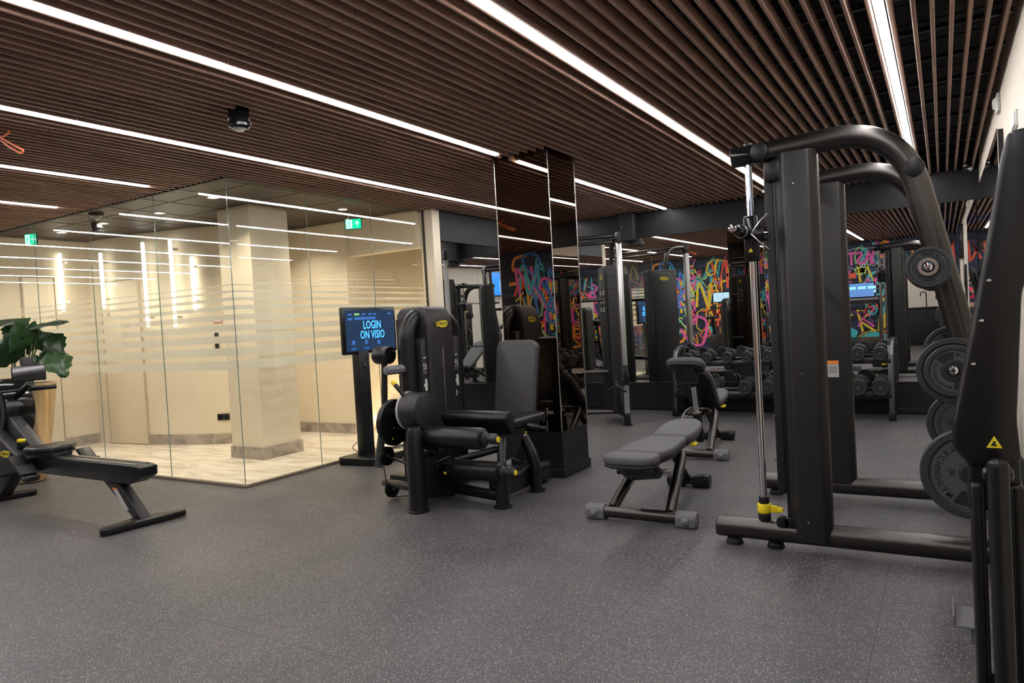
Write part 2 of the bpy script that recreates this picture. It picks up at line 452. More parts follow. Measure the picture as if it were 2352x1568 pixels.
# column with tinted mirror cladding
g = G(); g.box((COLB[0]+.012, COLB[2]+.012, .0), (COLB[1]-.012, COLB[3]-.012, CZ+.26)); g.box((COLB[0]+.002, COLB[2]+.002, 0), (COLB[1]-.002, COLB[3]-.002, .378))
g.box((COLB[0]-.012, COLB[2]-.012, 0), (COLB[1]+.012, COLB[3]+.012, .078), .003); col_ = struct('wall_column', g, CHARW)
x0, x1, y0, y1 = COLB; zt = CZ+.02
g = G(); g.box((x0, y0, .38), (x1, y0+.008, zt)); g.box((x1-.008, y0+.009, .38), (x1, y1, zt)); g.box((x0, y0+.009, .38), (x0+.008, y1, zt)); g.box((x0+.009, y1-.008, .38), (x1-.009, y1, zt))
t = obj('tinted_mirror', g, TMIRROR, col_); 
g = G(); g.cyl((x1+.001, y0-.001, .38), (x1+.001, y0-.001, zt), .004, n=8); g.cyl((x0-.001, y0-.001, .38), (x0-.001, y0-.001, zt), .004, n=8); g.cyl((x1+.001, y1+.001, .38), (x1+.001, y1+.001, zt), .004, n=8)
obj('edge_trim', g, STEEL, col_)
# mirrors: back wall panels lean forward a touch, side wall panels
def mirror_panel(a, b, z0, z1, lean, side, label, group):
    # side 'back': panel from x=a..b in plane y ; side 'left': from y=a..b in plane x
    th = math.atan(lean)
    t = thing('wall_mirror', label, 'mirror', ((a+b)/2, MY-.012, z0) if side == 'back' else (SX+.0, (a+b)/2, z0), group)
    h = z1-z0; w2 = (b-a)/2-.0012
    if side == 'back':
        g = G(); g.prism([(0, 0), (-lean*h, h), (.004-lean*h, h), (.004, 0)], 'x', -w2, w2)
        g.xf(Matrix.Translation(t.location)); obj('mirror_glass', g, MIRROR, t)
        g = G(); g.box((-w2, -.004, -.012), (w2, .01, -.001)); g.xf(Matrix.Translation(t.location)); obj('bottom_rail', g, STEEL, t)
    else:
        g = G(); g.box((-.002, -w2, 0), (.003, w2, h)); g.xf(Matrix.Translation(t.location)); obj('mirror_glass', g, MIRROR, t)
        g = G(); g.box((-.004, -w2, -.012), (.006, w2, -.001)); g.xf(Matrix.Translation(t.location)); obj('bottom_rail', g, STEEL, t)
xs = [SX+.01, -4.37, -3.32, -2.40, -1.485, -.57, RX-.005]
names = ['mirror panel nearest the corner behind the dark column', 'mirror panel behind the cable pulley machine', 'mirror panel above the left end of the dumbbell rack',
         'mirror panel above the middle left of the dumbbell rack', 'mirror panel above the middle right of the dumbbell rack', 'mirror panel above the right end of the dumbbell rack']
for a, b, nm in zip(xs, xs[1:], names):
    mirror_panel(a, b, .385, 2.34, .0082, 'back', 'tall frameless ' + nm, 'mirror panels on the back wall')
ys = [6.81, 7.55, 7.70+.6, MY-.04]
for a, b, nm in zip(ys, ys[1:], ['nearest the beige pillar', 'in the middle of the left side wall', 'beside the back corner']):
    mirror_panel(a, b, .39, 2.31, 0, 'left', 'tall side wall mirror panel '+nm, 'mirror panels on the side wall')
# mirror on the right wall, far end
t = thing('wall_mirror', 'tall mirror on the beige right wall behind the weight plates', 'mirror', (RX, 7.4, .38))
g = G(); g.box((RX-.035, 5.7, .38), (RX-.03, 9.0, 2.40)); obj('mirror_glass', g, MIRROR, t)
g = G(); g.box((RX-.029, 5.71, .39), (RX-.001, 8.99, 2.39)); obj('backing_board', g, DARK, t)

# ------------------------------------------------------------------ glass partition
bands = []
z = 1.767
for i in range(9):
    h = .010+.0088*i; bands.append((z-h, z)); z -= h+.042
def glass_panel(name, p0, p1, along, z1=CZ-.004, z0=.02, frost=True, label=None):
    th = .004
    g = G()
    if along == 'x':
        a, b = (p0+.0015, GY-th), (p1-.0015, GY+th)
    else:
        a, b = (GX-th, p0+.0015), (GX+th, p1-.0015)
    g.box((a[0], a[1], z0), (b[0], b[1], z1))
    for f in g.bm.faces:
        n = f.normal
        big = abs(n.y) if along == 'x' else abs(n.x)
        f.normal_update(); n = f.normal; big = abs(n.y) if along == 'x' else abs(n.x)
        f.material_index = 0 if big > .5 else 1
    o = obj(name, g, [GLASS, GEDGE], loc=(0, 0, 0)); o['kind'] = 'structure'
    if label: o['label'] = label
    if frost:
        g = G()
        for (za, zb) in bands:
            if along == 'x': g.box((p0+.002, GY+th+.0004, za), (p1-.002, GY+th+.0012, zb))
            else: g.box((GX-th-.0012, p0+.002, za), (GX-th-.0004, p1-.002, zb))
        obj('frosted_bands', g, FROST, o)
    return o
k = 1
for a, b in ((-9.74, -8.52), (-8.52, -7.40), (-7.40, -6.28), (-6.28, GX-.008)):
    glass_panel('window_%d' % k, a, b, 'x'); k += 1
for a, b in ((GY-.006, 4.85), (4.85, 5.75), (5.75, 6.655)):
    glass_panel('window_%d' % k, a, b, 'y'); k += 1
g = G(); g.box((-9.74, GY-.022, 0), (GX+.022, GY+.022, .022), .002); g.box((GX-.022, GY+.022, 0), (GX+.022, 6.66, .022), .002)
struct('trim_1', g, mat('bronze_channel', (.16, .12, .09), .4))
g = G(); g.box((-9.74, GY-.02, CZ-.004), (GX+.02, GY+.02, CZ+.26)); g.box((GX-.02, GY+.02, CZ-.004), (GX+.02, 6.66, CZ+.26)); g.box((GX-.012, 6.645, 0), (GX+.012, 6.662, CZ)); 
struct('trim_2', g, mat('dark_bronze_header', (.018, .014, .013), .5))

# ------------------------------------------------------------------ lobby
LZ = 2.69
g = G(); g.box((LX-.3, GY+.02, LZ), (GX-.02, 9.6, LZ+.05)); lc = struct('ceiling_lobby', g, DCEIL)
g = G()
for i in range(8):
    x = LX+.2+i*.6; g.box((x-.006, GY+.03, LZ-.004), (x+.006, 9.5, LZ))
for i in range(9):
    y = GY+.35+i*.6; g.box((LX, y-.006, LZ-.0042), (GX-.03, y+.006, LZ))
obj('ceiling_grid', g, DCEILG, lc)
g = G(); g.box((LX-.15, GY, 0), (LX, 5.25, LZ)); struct('wall_lobby_left', g, BEIGE)
pts = [(-9.75, 5.17), (-9.5, 5.17), (-8.7, 5.26), (-8.0, 5.42), (-7.72, 5.52), (-7.55, 5.64), (-7.48, 5.82), (-7.48, 6.57), (-6.40, 6.57), (-6.40, 8.9), (-6.55, 8.9), (-6.55, 6.75), (-7.65, 6.75), (-7.65, 5.9), (-9.75, 5.5)]
g = G(); g.prism(pts, 'z', 0, LZ); struct('wall_lobby_back', g, BEIGE)
def offset_strip(pl, d):
    out = []
    for i, p in enumerate(pl):
        a = Vector(pl[max(i-1, 0)]); b = Vector(pl[min(i+1, len(pl)-1)]); t_ = (b-a).normalized(); out.append((p[0]+t_.y*d, p[1]-t_.x*d))
    return out
base = pts[1:9]
g = G()
for a, b in (((-8.75, 5.25), (-7.72, 5.52)),):
    pass
line = [(-8.76, 5.25), (-8.0, 5.42), (-7.72, 5.52), (-7.55, 5.64), (-7.48, 5.82), (-7.48, 6.57)]
o_ = offset_strip(line, .016); g.prism(line+o_[::-1], 'z', 0, .13)
g.box((-7.48, 6.553, 0), (-6.41, 6.571, .13)); g.box((LX, 4.05, 0), (LX+.016, 4.4, .13)); g.box((LX, 4.7, 0), (LX+.016, 5.17, .13))
struct('baseboard_lobby', g, MARBLE2)
# upper wall above the stairs and the wall beside them
g = G(); g.box((-6.41, 6.62, 2.25), (GX-.05, 6.76, LZ)); g.box((GX-.03, 6.81, 0), (GX+.005, 9.6, LZ)); struct('wall_stair', g, BEIGE)
g = G(); g.box((-6.41, 9.62, 0), (GX+.1, 9.8, 3.4)); struct('wall_stair_end', g, BEIGE)
# lobby column
g = G(); g.box((-6.67, 4.94, .0), (-6.16, 5.45, LZ)); lcol = struct('wall_lobby_column', g, BEIGE)
g = G(); g.box((-6.685, 4.925, 0), (-6.145, 5.465, .13), .002); obj('marble_base', g, MARBLE2, lcol)
# doors flush in the lobby walls
def flush_door(name, org, ang, wd, ht, lab):
    g = G(); M = Matrix.Translation(Vector(org)) @ Matrix.Rotation(ang, 4, 'Z')
    g.box((0, -.012, .01), (wd, .004, ht), .002); g.xf(M); o = obj(name, g, DOORM, loc=(0, 0, 0)); o['kind'] = 'structure'; o['label'] = lab
    g = G(); g.box((-.016, -.016, 0), (-.006, .01, ht+.016)); g.box((wd+.006, -.016, 0), (wd+.016, .01, ht+.016)); g.box((-.006, -.016, ht+.006), (wd+.006, .01, ht+.016)); g.xf(M)
    obj('door_frame', g, mat('beige_frame', (.5, .42, .32), .5), o)
    return o
flush_door('door_1', (-9.44, 5.165, 0), math.atan2(.09, .8), .70, 2.12, 'flush beige door in the lobby wall')
flush_door('door_2', (LX+.012, 4.36, 0), PI/2, .36, 2.2, 'beige service door on the lobby left wall')
# stairs with lit nosings
g = G(); stp = []
for i in range(9):
    y = 6.95+.28*i; z = .165*(i+1)
    g.box((-6.395, y, z-.165), (GX-.055, y+.295, z), .004)
    stp.append((y, z))
st = thing('staircase', 'travertine stairs with lit step edges behind the glass', 'stairs', (-5.8, 6.95, 0))
obj('steps', g, marble('travertine_steps', (.62, .52, .38), (.42, .33, .22), 2.2, (1, 3, 3), .3), st)
for (y, z) in stp:
    g = G(); g.box((-6.395, y-.006, z-.030), (GX-.055, y-.0005, z-.012)); obj('step_light', g, mat('warm_led', (.9, .8, .6), .5, emit=(1, .84, .58), estr=45), st)
g = G(); g.tube([(-5.62, 6.78, .85), (-5.62, 8.4, 1.82)], .016, 8); g.tube([(-5.62, 6.8, .0), (-5.62, 6.8, .86)], .012, 8); g.tube([(-5.62, 7.8, .5), (-5.62, 7.8, 1.46)], .012, 8)
obj('handrail', g, STEEL, st)
# lobby downlights
DL = [(-9.0, 4.5), (-7.13, 4.57), (-8.1, 4.5), (-6.05, 4.45), (-5.75, 5.9), (-6.9, 5.9), (-5.75, 7.6)]
dlab = ['far left end of the lobby', 'curved lobby wall', 'left lobby door', 'front of the lobby column', 'right of the lobby column by the stairs', 'recess behind the lobby column', 'staircase']
for (x, y), nm in zip(DL, dlab):
    z = LZ if y < 7 else 2.9
    t = thing('downlight', 'small round recessed downlight over the ' + nm, 'ceiling light', (x, y, z-.004), 'round downlights in the lobby ceiling')
    g = G(); g.lathe([(.045, 0), (.062, 0), (.062, -.006), (.048, -.008), (.045, 0)], (x, y, z-.002)); obj('trim_ring', g, WHITEP, t)
    g = G(); g.lathe([(0, 0), (.044, 0), (.044, -.003), (0, -.003)], (x, y, z-.003)); obj('diffuser', g, mat('warm_diffuser', (.9, .85, .7), .5, emit=(1, .87, .66), estr=12), t)
    ld = bpy.data.lights.new('downlight_lamp', 'AREA'); ld.shape = 'DISK'; ld.size = .12; ld.energy = LOBBY_W; ld.color = (1, .89, .70); ld.spread = math.radians(125)
    lo = bpy.data.objects.new('lamp', ld); COL.objects.link(lo); lo.location = (0, 0, -.014); lo.parent = t
# vertical wall lamps
VL = [(-9.70, 4.86, 1.77, 2.52, 'leftmost'), (-9.28, 5.15, 1.78, 2.50, 'second from the left'), (-8.50, 5.25, 1.50, 2.56, 'middle'), (-8.10, 5.36, 1.48, 2.56, 'second from the right'), (-7.86, 5.475, 1.66, 2.33, 'rightmost and shortest')]
VLAMP = mat('lamp_tube_glow', (.9, .9, .85), .5, emit=(1, .95, .82), estr=6)
for (x, y, z0, z1, nm) in VL:
    t = thing('wall_lamp', 'glowing vertical tube lamp on the lobby wall, ' + nm + ' of the five', 'wall lamp', (x, y, z0), 'vertical tube lamps in the lobby')
    g = G(); g.cyl((x+.0, y-.055, z0), (x+.0, y-.055, z1), .022, n=14, bev=.01); obj('tube', g, VLAMP, t)
    for zz in (z0+.12, z1-.12):
        g = G(); g.box((x-.01, y-.05, zz-.015), (x+.01, y+.03, zz+.015)); obj('bracket', g, STEEL, t)

# ------------------------------------------------------------------ linear lights between the slats
led_names = ['nearest the right wall', 'second line from the right wall, above the benches', 'third line from the right wall, interrupted by the column',
             'fourth line from the right wall, passing left of the column', 'short line ending before the glass room, nearer one', 'shortest line over the glass room corner, far left']
yend = [9.08, 8.80, 9.06, 9.06, 3.72, 3.66] + [3.62]*6
led_names += ['off the left edge, the %s faint line reflected in the glass' % w_ for w_ in ('second', 'third', 'fourth', 'fifth', 'sixth', 'lowest')]
for k in range(12):
    x = led_x[k]; t = thing('linear_light', ('long white linear ceiling light, ' if k < 6 else 'white ceiling line ') + led_names[k], 'ceiling light', (x, 4, CZ), 'linear lights between the wooden slats')
    cuts = [-1.15] + [j for j in joints if -1.1 < j < yend[k]-.1] + [yend[k]]
    for a, b in zip(cuts, cuts[1:]):
        sp = [(a, b)]
        if k == 2:
            sp = [(p, q) for p, q in ((a, min(b, COLB[2]-.17)), (max(a, COLB[3]+.04), b)) if q-p > .1]
        for p, q in sp:
            g = G(); g.box((x-.0205, p+.006, CZ-.006), (x+.0205, q-.006, CZ+.014), .003); obj('diffuser', g, LEDM, t)
            g = G(); g.box((x-.0225, p, CZ+.015), (x+.0225, q, CZ+.055)); obj('housing', g, BLACK, t)
# ------------------------------------------------------------------ weight plates
def arc_text(g, body, c, R, rad, a0, step, size, flip=1, depth=.002):
    """letters set round a circle on a face; R gives the face axes, angles in degrees from local x"""
    x, y, z = [R.col[i] for i in range(3)]
    for i, ch in enumerate(body):
        a = math.radians(a0 + step*i)
        p = Vector(c) + x*math.cos(a)*rad + y*math.sin(a)*rad
        ty = (x*math.cos(a)+y*math.sin(a))*flip; tx = ty.cross(z)
        g.text(ch, p, Matrix((tx, ty, z)).transposed(), size, depth, bold=size*.012)
def make_plate(r, th, num, label, loc, slots=2, group=None, rot=0):
    """plate standing upright, axis along y, faces towards -y; loc is its centre"""
    t = thing('weight_plate', label, 'weight plate', (loc[0], loc[1], loc[2]-r), group)
    c = Vector(loc); h = th/2
    prof = [(.026, h*.9), (.026, -h), (.045, -h), (.05, -h*.55), (r*.80, -h*.55), (r*.84, -h), (r*.97, -h), (r, -h*.6), (r, h*.6), (r*.97, h), (r*.84, h), (r*.8, h*.55), (.05, h*.55), (.045, h*.9), (.026, h*.9)]
    g = G(); g.lathe(prof, c, (0, 1, 0), 48); obj('rubber_disc', g, PLATE, t)
    R = face_rot((0, -1, 0)); fc = c+Vector((0, -h*.55-.0012, 0))
    g = G(); g.lathe([(.052, 0), (r*.79, 0), (r*.79, .001), (.052, .001)], fc, (0, 1, 0), 48); obj('face_disc', g, PLATE2, t)
    g = G(); g.lathe([(.026, -.004), (.026, -.007), (.040, -.007), (.044, 0)], c+Vector((0, -h+.004, 0)), (0, 1, 0), 28); obj('hub_ring', g, STEEL if r < .1 else DARK, t)
    for k in range(slots):
        a = math.radians(rot+90+360/slots*k); da = math.radians(24 if slots == 3 else 27)
        ri, ro = r*.42 if r > .1 else r*.6, r*.74
        poly = [(math.cos(a+da*s_)*ro, math.sin(a+da*s_)*ro) for s_ in (-1, -.5, 0, .5, 1)] + [(math.cos(a+da*s_*.9)*ri, math.sin(a+da*s_*.9)*ri) for s_ in (1, 0, -1)]
        g = G(); g.prism(poly, 'z', 0, .0016, .0005, 1, M=Matrix.Translation(fc+Vector((0, 0, 0))) @ R.to_4x4()); obj('grip_shade_patch', g, DARK, t)  # dark patch laid on the face, painting the shade of an open grip
    tx = fc+Vector((0, -.0012, 0)); g = G(); sz = r*.17 if r > .1 else r*.2; stp_ = 13.0
    a0 = 180-stp_*4+rot
    arc_text(g, 'TECHNOGYM', tx, R, r*.66, a0, stp_, sz, flip=-1)
    g.xf(Matrix.Identity(4)); obj('lettering', g, INK, t)
    g = G(); arc_text(g, 'TECHNOGYM', tx, R, r*.66, -stp_*4+rot, stp_, sz, flip=-1); obj('lettering', g, INK, t)
    for s_ in (-1, 1):
        Rn = R @ Euler((0, 0, -PI/2 if s_ < 0 else PI/2)).to_matrix()
        g = G(); g.text(num, tx+(R.col[0]*math.cos(math.radians(rot))+R.col[1]*math.sin(math.radians(rot)))*s_*r*.38, R @ Euler((0, 0, -PI/2 if r > .1 else -PI/2)).to_matrix(), sz*.95, .002); obj('weight_number', g, INK, t)
    return t

# ------------------------------------------------------------------ Smith machine
SM = thing('smith_machine', 'large black guided barbell rack with two rounded towers and curved top tubes', 'smith machine', (-.45, 4.55, 0))
N_, F_ = 3.97, 5.13
def smith_side(Y, o):      # o = -1 outer side towards the camera, +1 away
    g = G(); g.tube([(-1.12, Y, .092), (.335, Y, .092)], .058, 24); f = obj('base_tube', g, SATIN, SM)
    g = G(); g.cyl((-1.13, Y, .092), (-1.118, Y, .092), .056, bev=.004); obj('end_cap', g, SHROUD, f)
    for x in (-1.04, -.82, .26):
        g = G(); g.cyl((x, Y, 0), (x, Y, .03), .046, .04, bev=.004); g.cyl((x, Y, .028), (x, Y, .05), .022); obj('foot', g, SHROUD if x < -1 else BLACK, SM)
    g = G(); pts = bend([(-.80, Y, 2.125), (-.15, Y, 2.155), (.285, Y, .13)], .34, 12)
    g.tube(pts, .058, 24); obj('top_tube', g, SATIN, SM)
    g = G(); g.cyl((-.955, Y, 2.125), (-.79, Y, 2.128), .054, bev=.004); g.cyl((-.87, Y, 2.17), (-.87, Y, 2.19), .022, bev=.003); obj('tube_head', g, BLACKG, SM)
    # tower shell
    x0, x1 = -.735, -.525
    ya, yb = (Y-.085, Y+.055) if o < 0 else (Y-.055, Y+.085)
    plan = [(x0+.03, ya+.035), (x0+.05, ya), (x1-.035, ya), (x1, ya+.045), (x1, yb-.03), (x1-.03, yb), (x0+.03, yb), (x0, yb-.03), (x0, ya+.06)] if o < 0 else \
           [(x0+.03, ya), (x1-.03, ya), (x1, ya+.03), (x1, yb-.045), (x1-.035, yb), (x0+.05, yb), (x0+.03, yb-.035), (x0, yb-.06), (x0, ya+.03)]
    g = G(); g.prism(plan, 'z', .065, 2.10, .008, 2); tw = obj('tower_shell', g, SHROUD, SM, smooth_angle=.9)
    g = G(); g.box((x0-.012, ya+.055, .075), (x0+.012, yb-.02, 2.08), .004); obj('side_channel', g, BLACK, SM)
    g = G(); g.box((x0-.058, Y-.022, .30), (x0-.014, Y+.022, 2.05), .006); obj('cable_guard', g, DARK, SM)
    yy = ya-.0005 if o < 0 else yb+.0005
    screws([(x0+.10, yy, zz) for zz in (1.93, .95, .175)], (0, -1 if o < 0 else 1, 0), tw)
    g = G(); g.box((x0-.05, Y-.05, 1.965), (x0+.03, Y-.03, 2.07), .008); obj('top_bracket', g, BLACK, SM)
    g = G(); g.cyl((x0-.035, Y-.05, .15), (x0-.035, Y-.02, .15), .035, bev=.005); g.box((x0-.03, Y-.05, .12), (x0+.03, Y-.03, .18), .006); obj('cable_pulley', g, BLACK, SM)
    # rod
    xr = -.872
    g = G(); g.cyl((xr, Y, .19), (xr, Y, 2.09), .0185, n=20); obj('guide_rod', g, CHROME, SM)
    g = G(); g.cyl((xr, Y, 2.075), (xr, Y, 2.10), .026, bev=.003); obj('rod_collar', g, BLACK, SM)
    g = G(); g.cyl((xr, Y, .135), (xr, Y, .185), .033, bev=.004); obj('rod_collar', g, BLACK, SM)
    g = G(); g.cyl((xr, Y, .235), (xr, Y, .275), .027, bev=.004); obj('rod_collar', g, BLACK, SM)
    g = G(); g.cyl((xr, Y, .185), (xr, Y, .236), .036, bev=.005); g.box((xr, Y-.012, .19), (xr+.085, Y-.002, .23), .004); g.box((xr+.07, Y-.02, .196), (xr+.10, Y+.0, .222), .004); obj('yellow_stop', g, YELLOW, SM)
    # carriage with catch hooks
    g = G(); g.box((xr-.036, Y-.036, 1.555), (xr+.036, Y+.036, 1.80), .012, 3); cr = obj('carriage', g, BLACKG, SM)
    g = G(); g.cyl((xr+.02, Y-.02, 1.70), (xr+.075, Y-.02, 1.70), .045, bev=.006); obj('hook_hub', g, BLACK, cr)
    for dz in (-.055, .0, .062):
        g = G(); g.tube([(xr+.01, Y-.06, 1.70), (xr+.06, Y-.062, 1.70+dz), (xr+.095, Y-.04, 1.70+dz*1.6)], .0045, 8); obj('catch_hook', g, STEEL, cr)
    for zz in (.18, .42, .66, .9, 1.14, 1.38, 1.62, 1.86):
        g = G(); g.cyl((x0-.06, Y-.026, zz+.06), (x0-.06, Y-.018, zz+.06), .007, n=10); obj('catch_pin', g, STEEL, SM)
    if o < 0:
        g = G(); R = face_rot((0, -1, 0)); g.prism([(-.012, -.010), (.012, -.010), (0, .012)], 'z', 0, .001, M=Matrix.Translation((xr, Y-.0365, 1.615)) @ R.to_4x4()); obj('warning_triangle', g, YLOGO, cr)
        g = G(); g.prism([(-.002, -.005), (.003, -.005), (0, .005)], 'z', 0, .001, M=Matrix.Translation((xr, Y-.0375, 1.613)) @ R.to_4x4()); obj('warning_mark', g, INK, cr)
smith_side(N_, -1); smith_side(F_, 1)
for (x, z) in ((-.80, 2.125), (-.095, 1.93)):
    g = G(); g.cyl((x, N_-.066, z), (x, F_+.066, z), .042, bev=.006); g.cyl((x, N_-.074, z), (x, N_-.06, z), .045, bev=.005); obj('cross_tube', g, BLACK, SM)
g = G(); g.tube([(.29, N_, .16), (.29, F_, .16)], .035); obj('cross_tube', g, BLACK, SM)
g = G(); g.box((-.668, F_-.0565, .82), (-.60, F_-.0555, .93)); lb = obj('safety_label', g, LABELM, SM)
g = G(); g.box((-.668, F_-.0578, .907), (-.60, F_-.0568, .93)); obj('orange_strip', g, mat('orange_print', (.75, .22, .03), .5), lb)
g = G()
for i in range(4): g.box((-.66, F_-.0576, .85+.012*i), (-.61, F_-.0567, .853+.012*i))
obj('print_lines', g, INK, lb)
# barbell
bb = thing('barbell', 'black and chrome barbell held in the rack carriages at head height', 'barbell', (-.905, 4.55, 1.70))
g = G(); g.cyl((-.905, N_-.02, 1.715), (-.905, F_+.02, 1.715), .0145, n=18); obj('bar', g, CHROME, bb)
for s_, Y in ((-1, N_), (1, F_)):
    g = G(); g.cyl((-.905, Y+s_*.04, 1.715), (-.905, Y+s_*.27, 1.715), .025, n=22, bev=.003); g.cyl((-.905, Y+s_*.035, 1.715), (-.905, Y+s_*.06, 1.715), .038, bev=.004); sl = obj('sleeve', g, BLACKG, bb)
    g = G(); g.cyl((-.905, Y+s_*.27, 1.715), (-.905, Y+s_*.276, 1.715), .021, n=22, bev=.003); obj('end_disc', g, CHROME, sl)
    g = G(); g.tube([(-.905+.033*math.cos(a*PI/8), Y+s_*.10, 1.715+.033*math.sin(a*PI/8)) for a in range(16)], .004, 8, closed=True); obj('retaining_ring', g, STEEL, sl)
# storage horns on the rear leg
for (x, z) in ((-.052, 1.445), (.03, .975), (.085, .51)):
    for s_, Y in ((-1, N_), (1, F_)):
        g = G(); g.cyl((x, Y+s_*.03, z), (x, Y+s_*.255, z), .0235, n=20, bev=.003); g.cyl((x, Y+s_*.05, z), (x, Y+s_*.062, z), .04, bev=.003); h_ = obj('storage_horn', g, BLACK, SM)
        g = G(); g.cyl((x, Y+s_*.2555, z), (x, Y+s_*.262, z), .019, bev=.002); g.cyl((x, Y+s_*.262, z), (x, Y+s_*.268, z), .008, n=6); obj('end_bolt', g, CHROME, h_)
PG = 'rubber weight plates on the rack horns'
make_plate(.092, .030, '1.25', 'smallest round weight plate on the top horn of the rack, facing the camera', (-.052, 3.735, 1.445), 2)
make_plate(.092, .030, '1.25', 'small weight plate tucked right behind the smallest front one on the top horn', (-.052, 3.79, 1.436), 2)
make_plate(.116, .030, '5', 'weight plate marked 5 with dark grip openings, in front on the middle horn', (.03, 3.735, .972), 2, rot=25)
make_plate(.150, .034, '10', 'larger weight plate directly behind the one marked 5 on the middle horn', (.03, 3.79, .968), 2, rot=10)
make_plate(.205, .045, '20', 'biggest weight plate marked 20, low on the near side of the rack', (.085, 3.76, .505), 2, rot=-4)
make_plate(.205, .045, '20', 'big weight plate marked 20 on the far side of the rack', (.085, 5.26, .505), 2, rot=-4)
make_plate(.150, .034, '10', 'weight plate on the middle horn of the far rack side, half hidden', (.03, 5.26, .97), 2)
make_plate(.092, .030, '1.25', 'small weight plate on the top horn of the far rack side', (-.052, 5.25, 1.44), 2)

# ------------------------------------------------------------------ big foreground machine at the right edge
FM = thing('chest_press_machine', 'huge black plate loaded machine upright cropped by the right edge, closest to the camera', 'gym machine', (.12, 2.3, 0))
prof = [(.158, 1.722), (.235, 1.73), (.25, 1.65), (.215, 1.45), (.175, 1.30), (.155, .97), (.162, .86), (.10, .84), (.045, .845), (.006, .895), (.012, .965), (.058, 1.19), (.095, 1.39), (.142, 1.655)]
g = G(); g.prism(prof, 'y', 2.25, 2.33, .014, 3); obj('main_arm', g, BLACKG if False else BLACK, FM, smooth_angle=.9)
g = G(); g.prism([(.150, 1.64), (.158, 1.66), (.165, 1.64), (.10, 1.38), (.068, 1.20), (.04, 1.0), (.03, 1.02), (.062, 1.21), (.10, 1.40)], 'y', 2.335, 2.43, .006, 2); obj('arm_flange', g, BLACKG, FM)
g = G(); g.prism([(.012, .96), (.155, .97), (.16, .80), (.15, .72), (.04, .72), (.045, .84), (.008, .90)], 'y', 2.26, 2.40, .012, 3); obj('pivot_housing', g, BLACK, FM)
for a, b in ((.045, .078), (.133, .165)):
    g = G(); g.box((a, 2.24, .02), (b, 2.38, .80), .012, 3); obj('upright_post', g, BLACK, FM)
g = G(); g.box((.03, 2.0, 0), (.19, 2.55, .03), .006); obj('base_plate', g, BLACK, FM)
g = G(); g.tube([(.106, 2.19, .12), (.106, 2.19, .868)], .0225, 24, flat=(1.1, 1)); g.lathe([(0, .012), (.012, .01), (.02, .004), (.0235, -.006)], (.106, 2.19, .868), (0, 0, 1)); obj('handle_grip', g, VINYL, FM)
g = G(); g.box((.095, 2.19, .13), (.118, 2.30, .17), .005); obj('handle_mount', g, BLACK, FM)
for s_ in (-1, 1):
    g = G(); g.lathe([(0, .010), (.01, .009), (.019, .003), (.02, 0)], (.106+s_*.026, 2.215, .835), (s_, 0, .1)); obj('bolt_cover', g, BLACKG, FM)
R = face_rot((0, -1, 0))
g = G(); g.prism([(-.018, -.016), (.018, -.016), (0, .016)], 'z', 0, .001, M=Matrix.Translation((.103, 2.2495, .912)) @ R.to_4x4()); wt = obj('warning_triangle', g, YLOGO, FM)
g = G(); g.prism([(-.008, -.007), (.004, -.008), (.006, -.004), (.001, -.001), (.004, .004), (-.001, .006), (-.004, 0)], 'z', 0, .001, M=Matrix.Translation((.103, 2.248, .909)) @ R.to_4x4()); obj('warning_mark', g, INK, wt)
screws([(.063, 2.2495, 1.12), (.085, 2.2495, 1.235), (.105, 2.2495, 1.34)], (-1, -.7, 0), FM, .005, m=STEEL)
g = G(); g.box((-.005, 2.60, .255), (.06, 2.78, .262), .002); g.box((-.008, 2.60, .255), (-.002, 2.78, .29), .002); g.box((.04, 2.62, .2), (.09, 2.70, .258)); g.box((.05, 2.36, .20), (.09, 2.66, .235), .005); obj('foot_pedal', g, GREYP, FM)
# machine behind it against the right wall
bm_ = thing('wall_machine', 'black machine with a yellow badge by the right wall, cut by the photo edge', 'gym machine', (.34, 3.3, 0))
g = G(); g.box((.335, 3.05, 1.38), (.372, 3.62, 1.78), .01); obj('shroud_head', g, SHROUD, bm_)
g = G(); g.box((.345, 3.1, 0), (.372, 3.5, 1.39), .006); obj('post', g, BLACK, bm_)
badge('badge', (.3345, 3.36, 1.55), (-1, 0, 0), .16, bm_)
# right wall fittings
t = thing('alarm_sounder', 'white round alarm sounder high on the beige right wall', 'alarm', (RX, 5.9, 2.60))
g = G(); g.box((RX-.022, 5.84, 2.54), (RX, 5.98, 2.66), .006); obj('base', g, WHITEP, t)
g = G(); g.lathe([(0, .022), (.03, .02), (.045, 0)], (RX-.022, 5.91, 2.60), (-1, 0, 0)); obj('dome', g, WHITEP, t)
t = thing('wall_switch', 'white multi-gang switch plate high on the right wall near the photo edge', 'switch', (RX, 4.8, 2.24))
g = G(); g.box((RX-.010, 4.70, 2.20), (RX, 4.92, 2.29), .003); obj('frame', g, WHITEP, t)
for i in range(3):
    g = G(); g.box((RX-.018, 4.71+.07*i, 2.21), (RX-.008, 4.77+.07*i, 2.28), .002); obj('rocker', g, WHITEP, t)
t = thing('security_camera', 'small black security camera hanging below the slats in the far right corner', 'security camera', (.255, 8.75, 2.66))
g = G(); g.cyl((.255, 8.75, 2.63), (.255, 8.75, CZ+.02), .03, bev=.004); obj('mount', g, BLACKG, t)
g = G(); g.cyl((.28, 8.66, 2.60), (.24, 8.80, 2.62), .026, bev=.006); obj('body', g, BLACKG, t)
g = G(); g.lathe([(0, .006), (.016, .003), (.02, 0)], (.282, 8.657, 2.60), (.04, -.14, -.02)); obj('lens', g, CHROME, t)
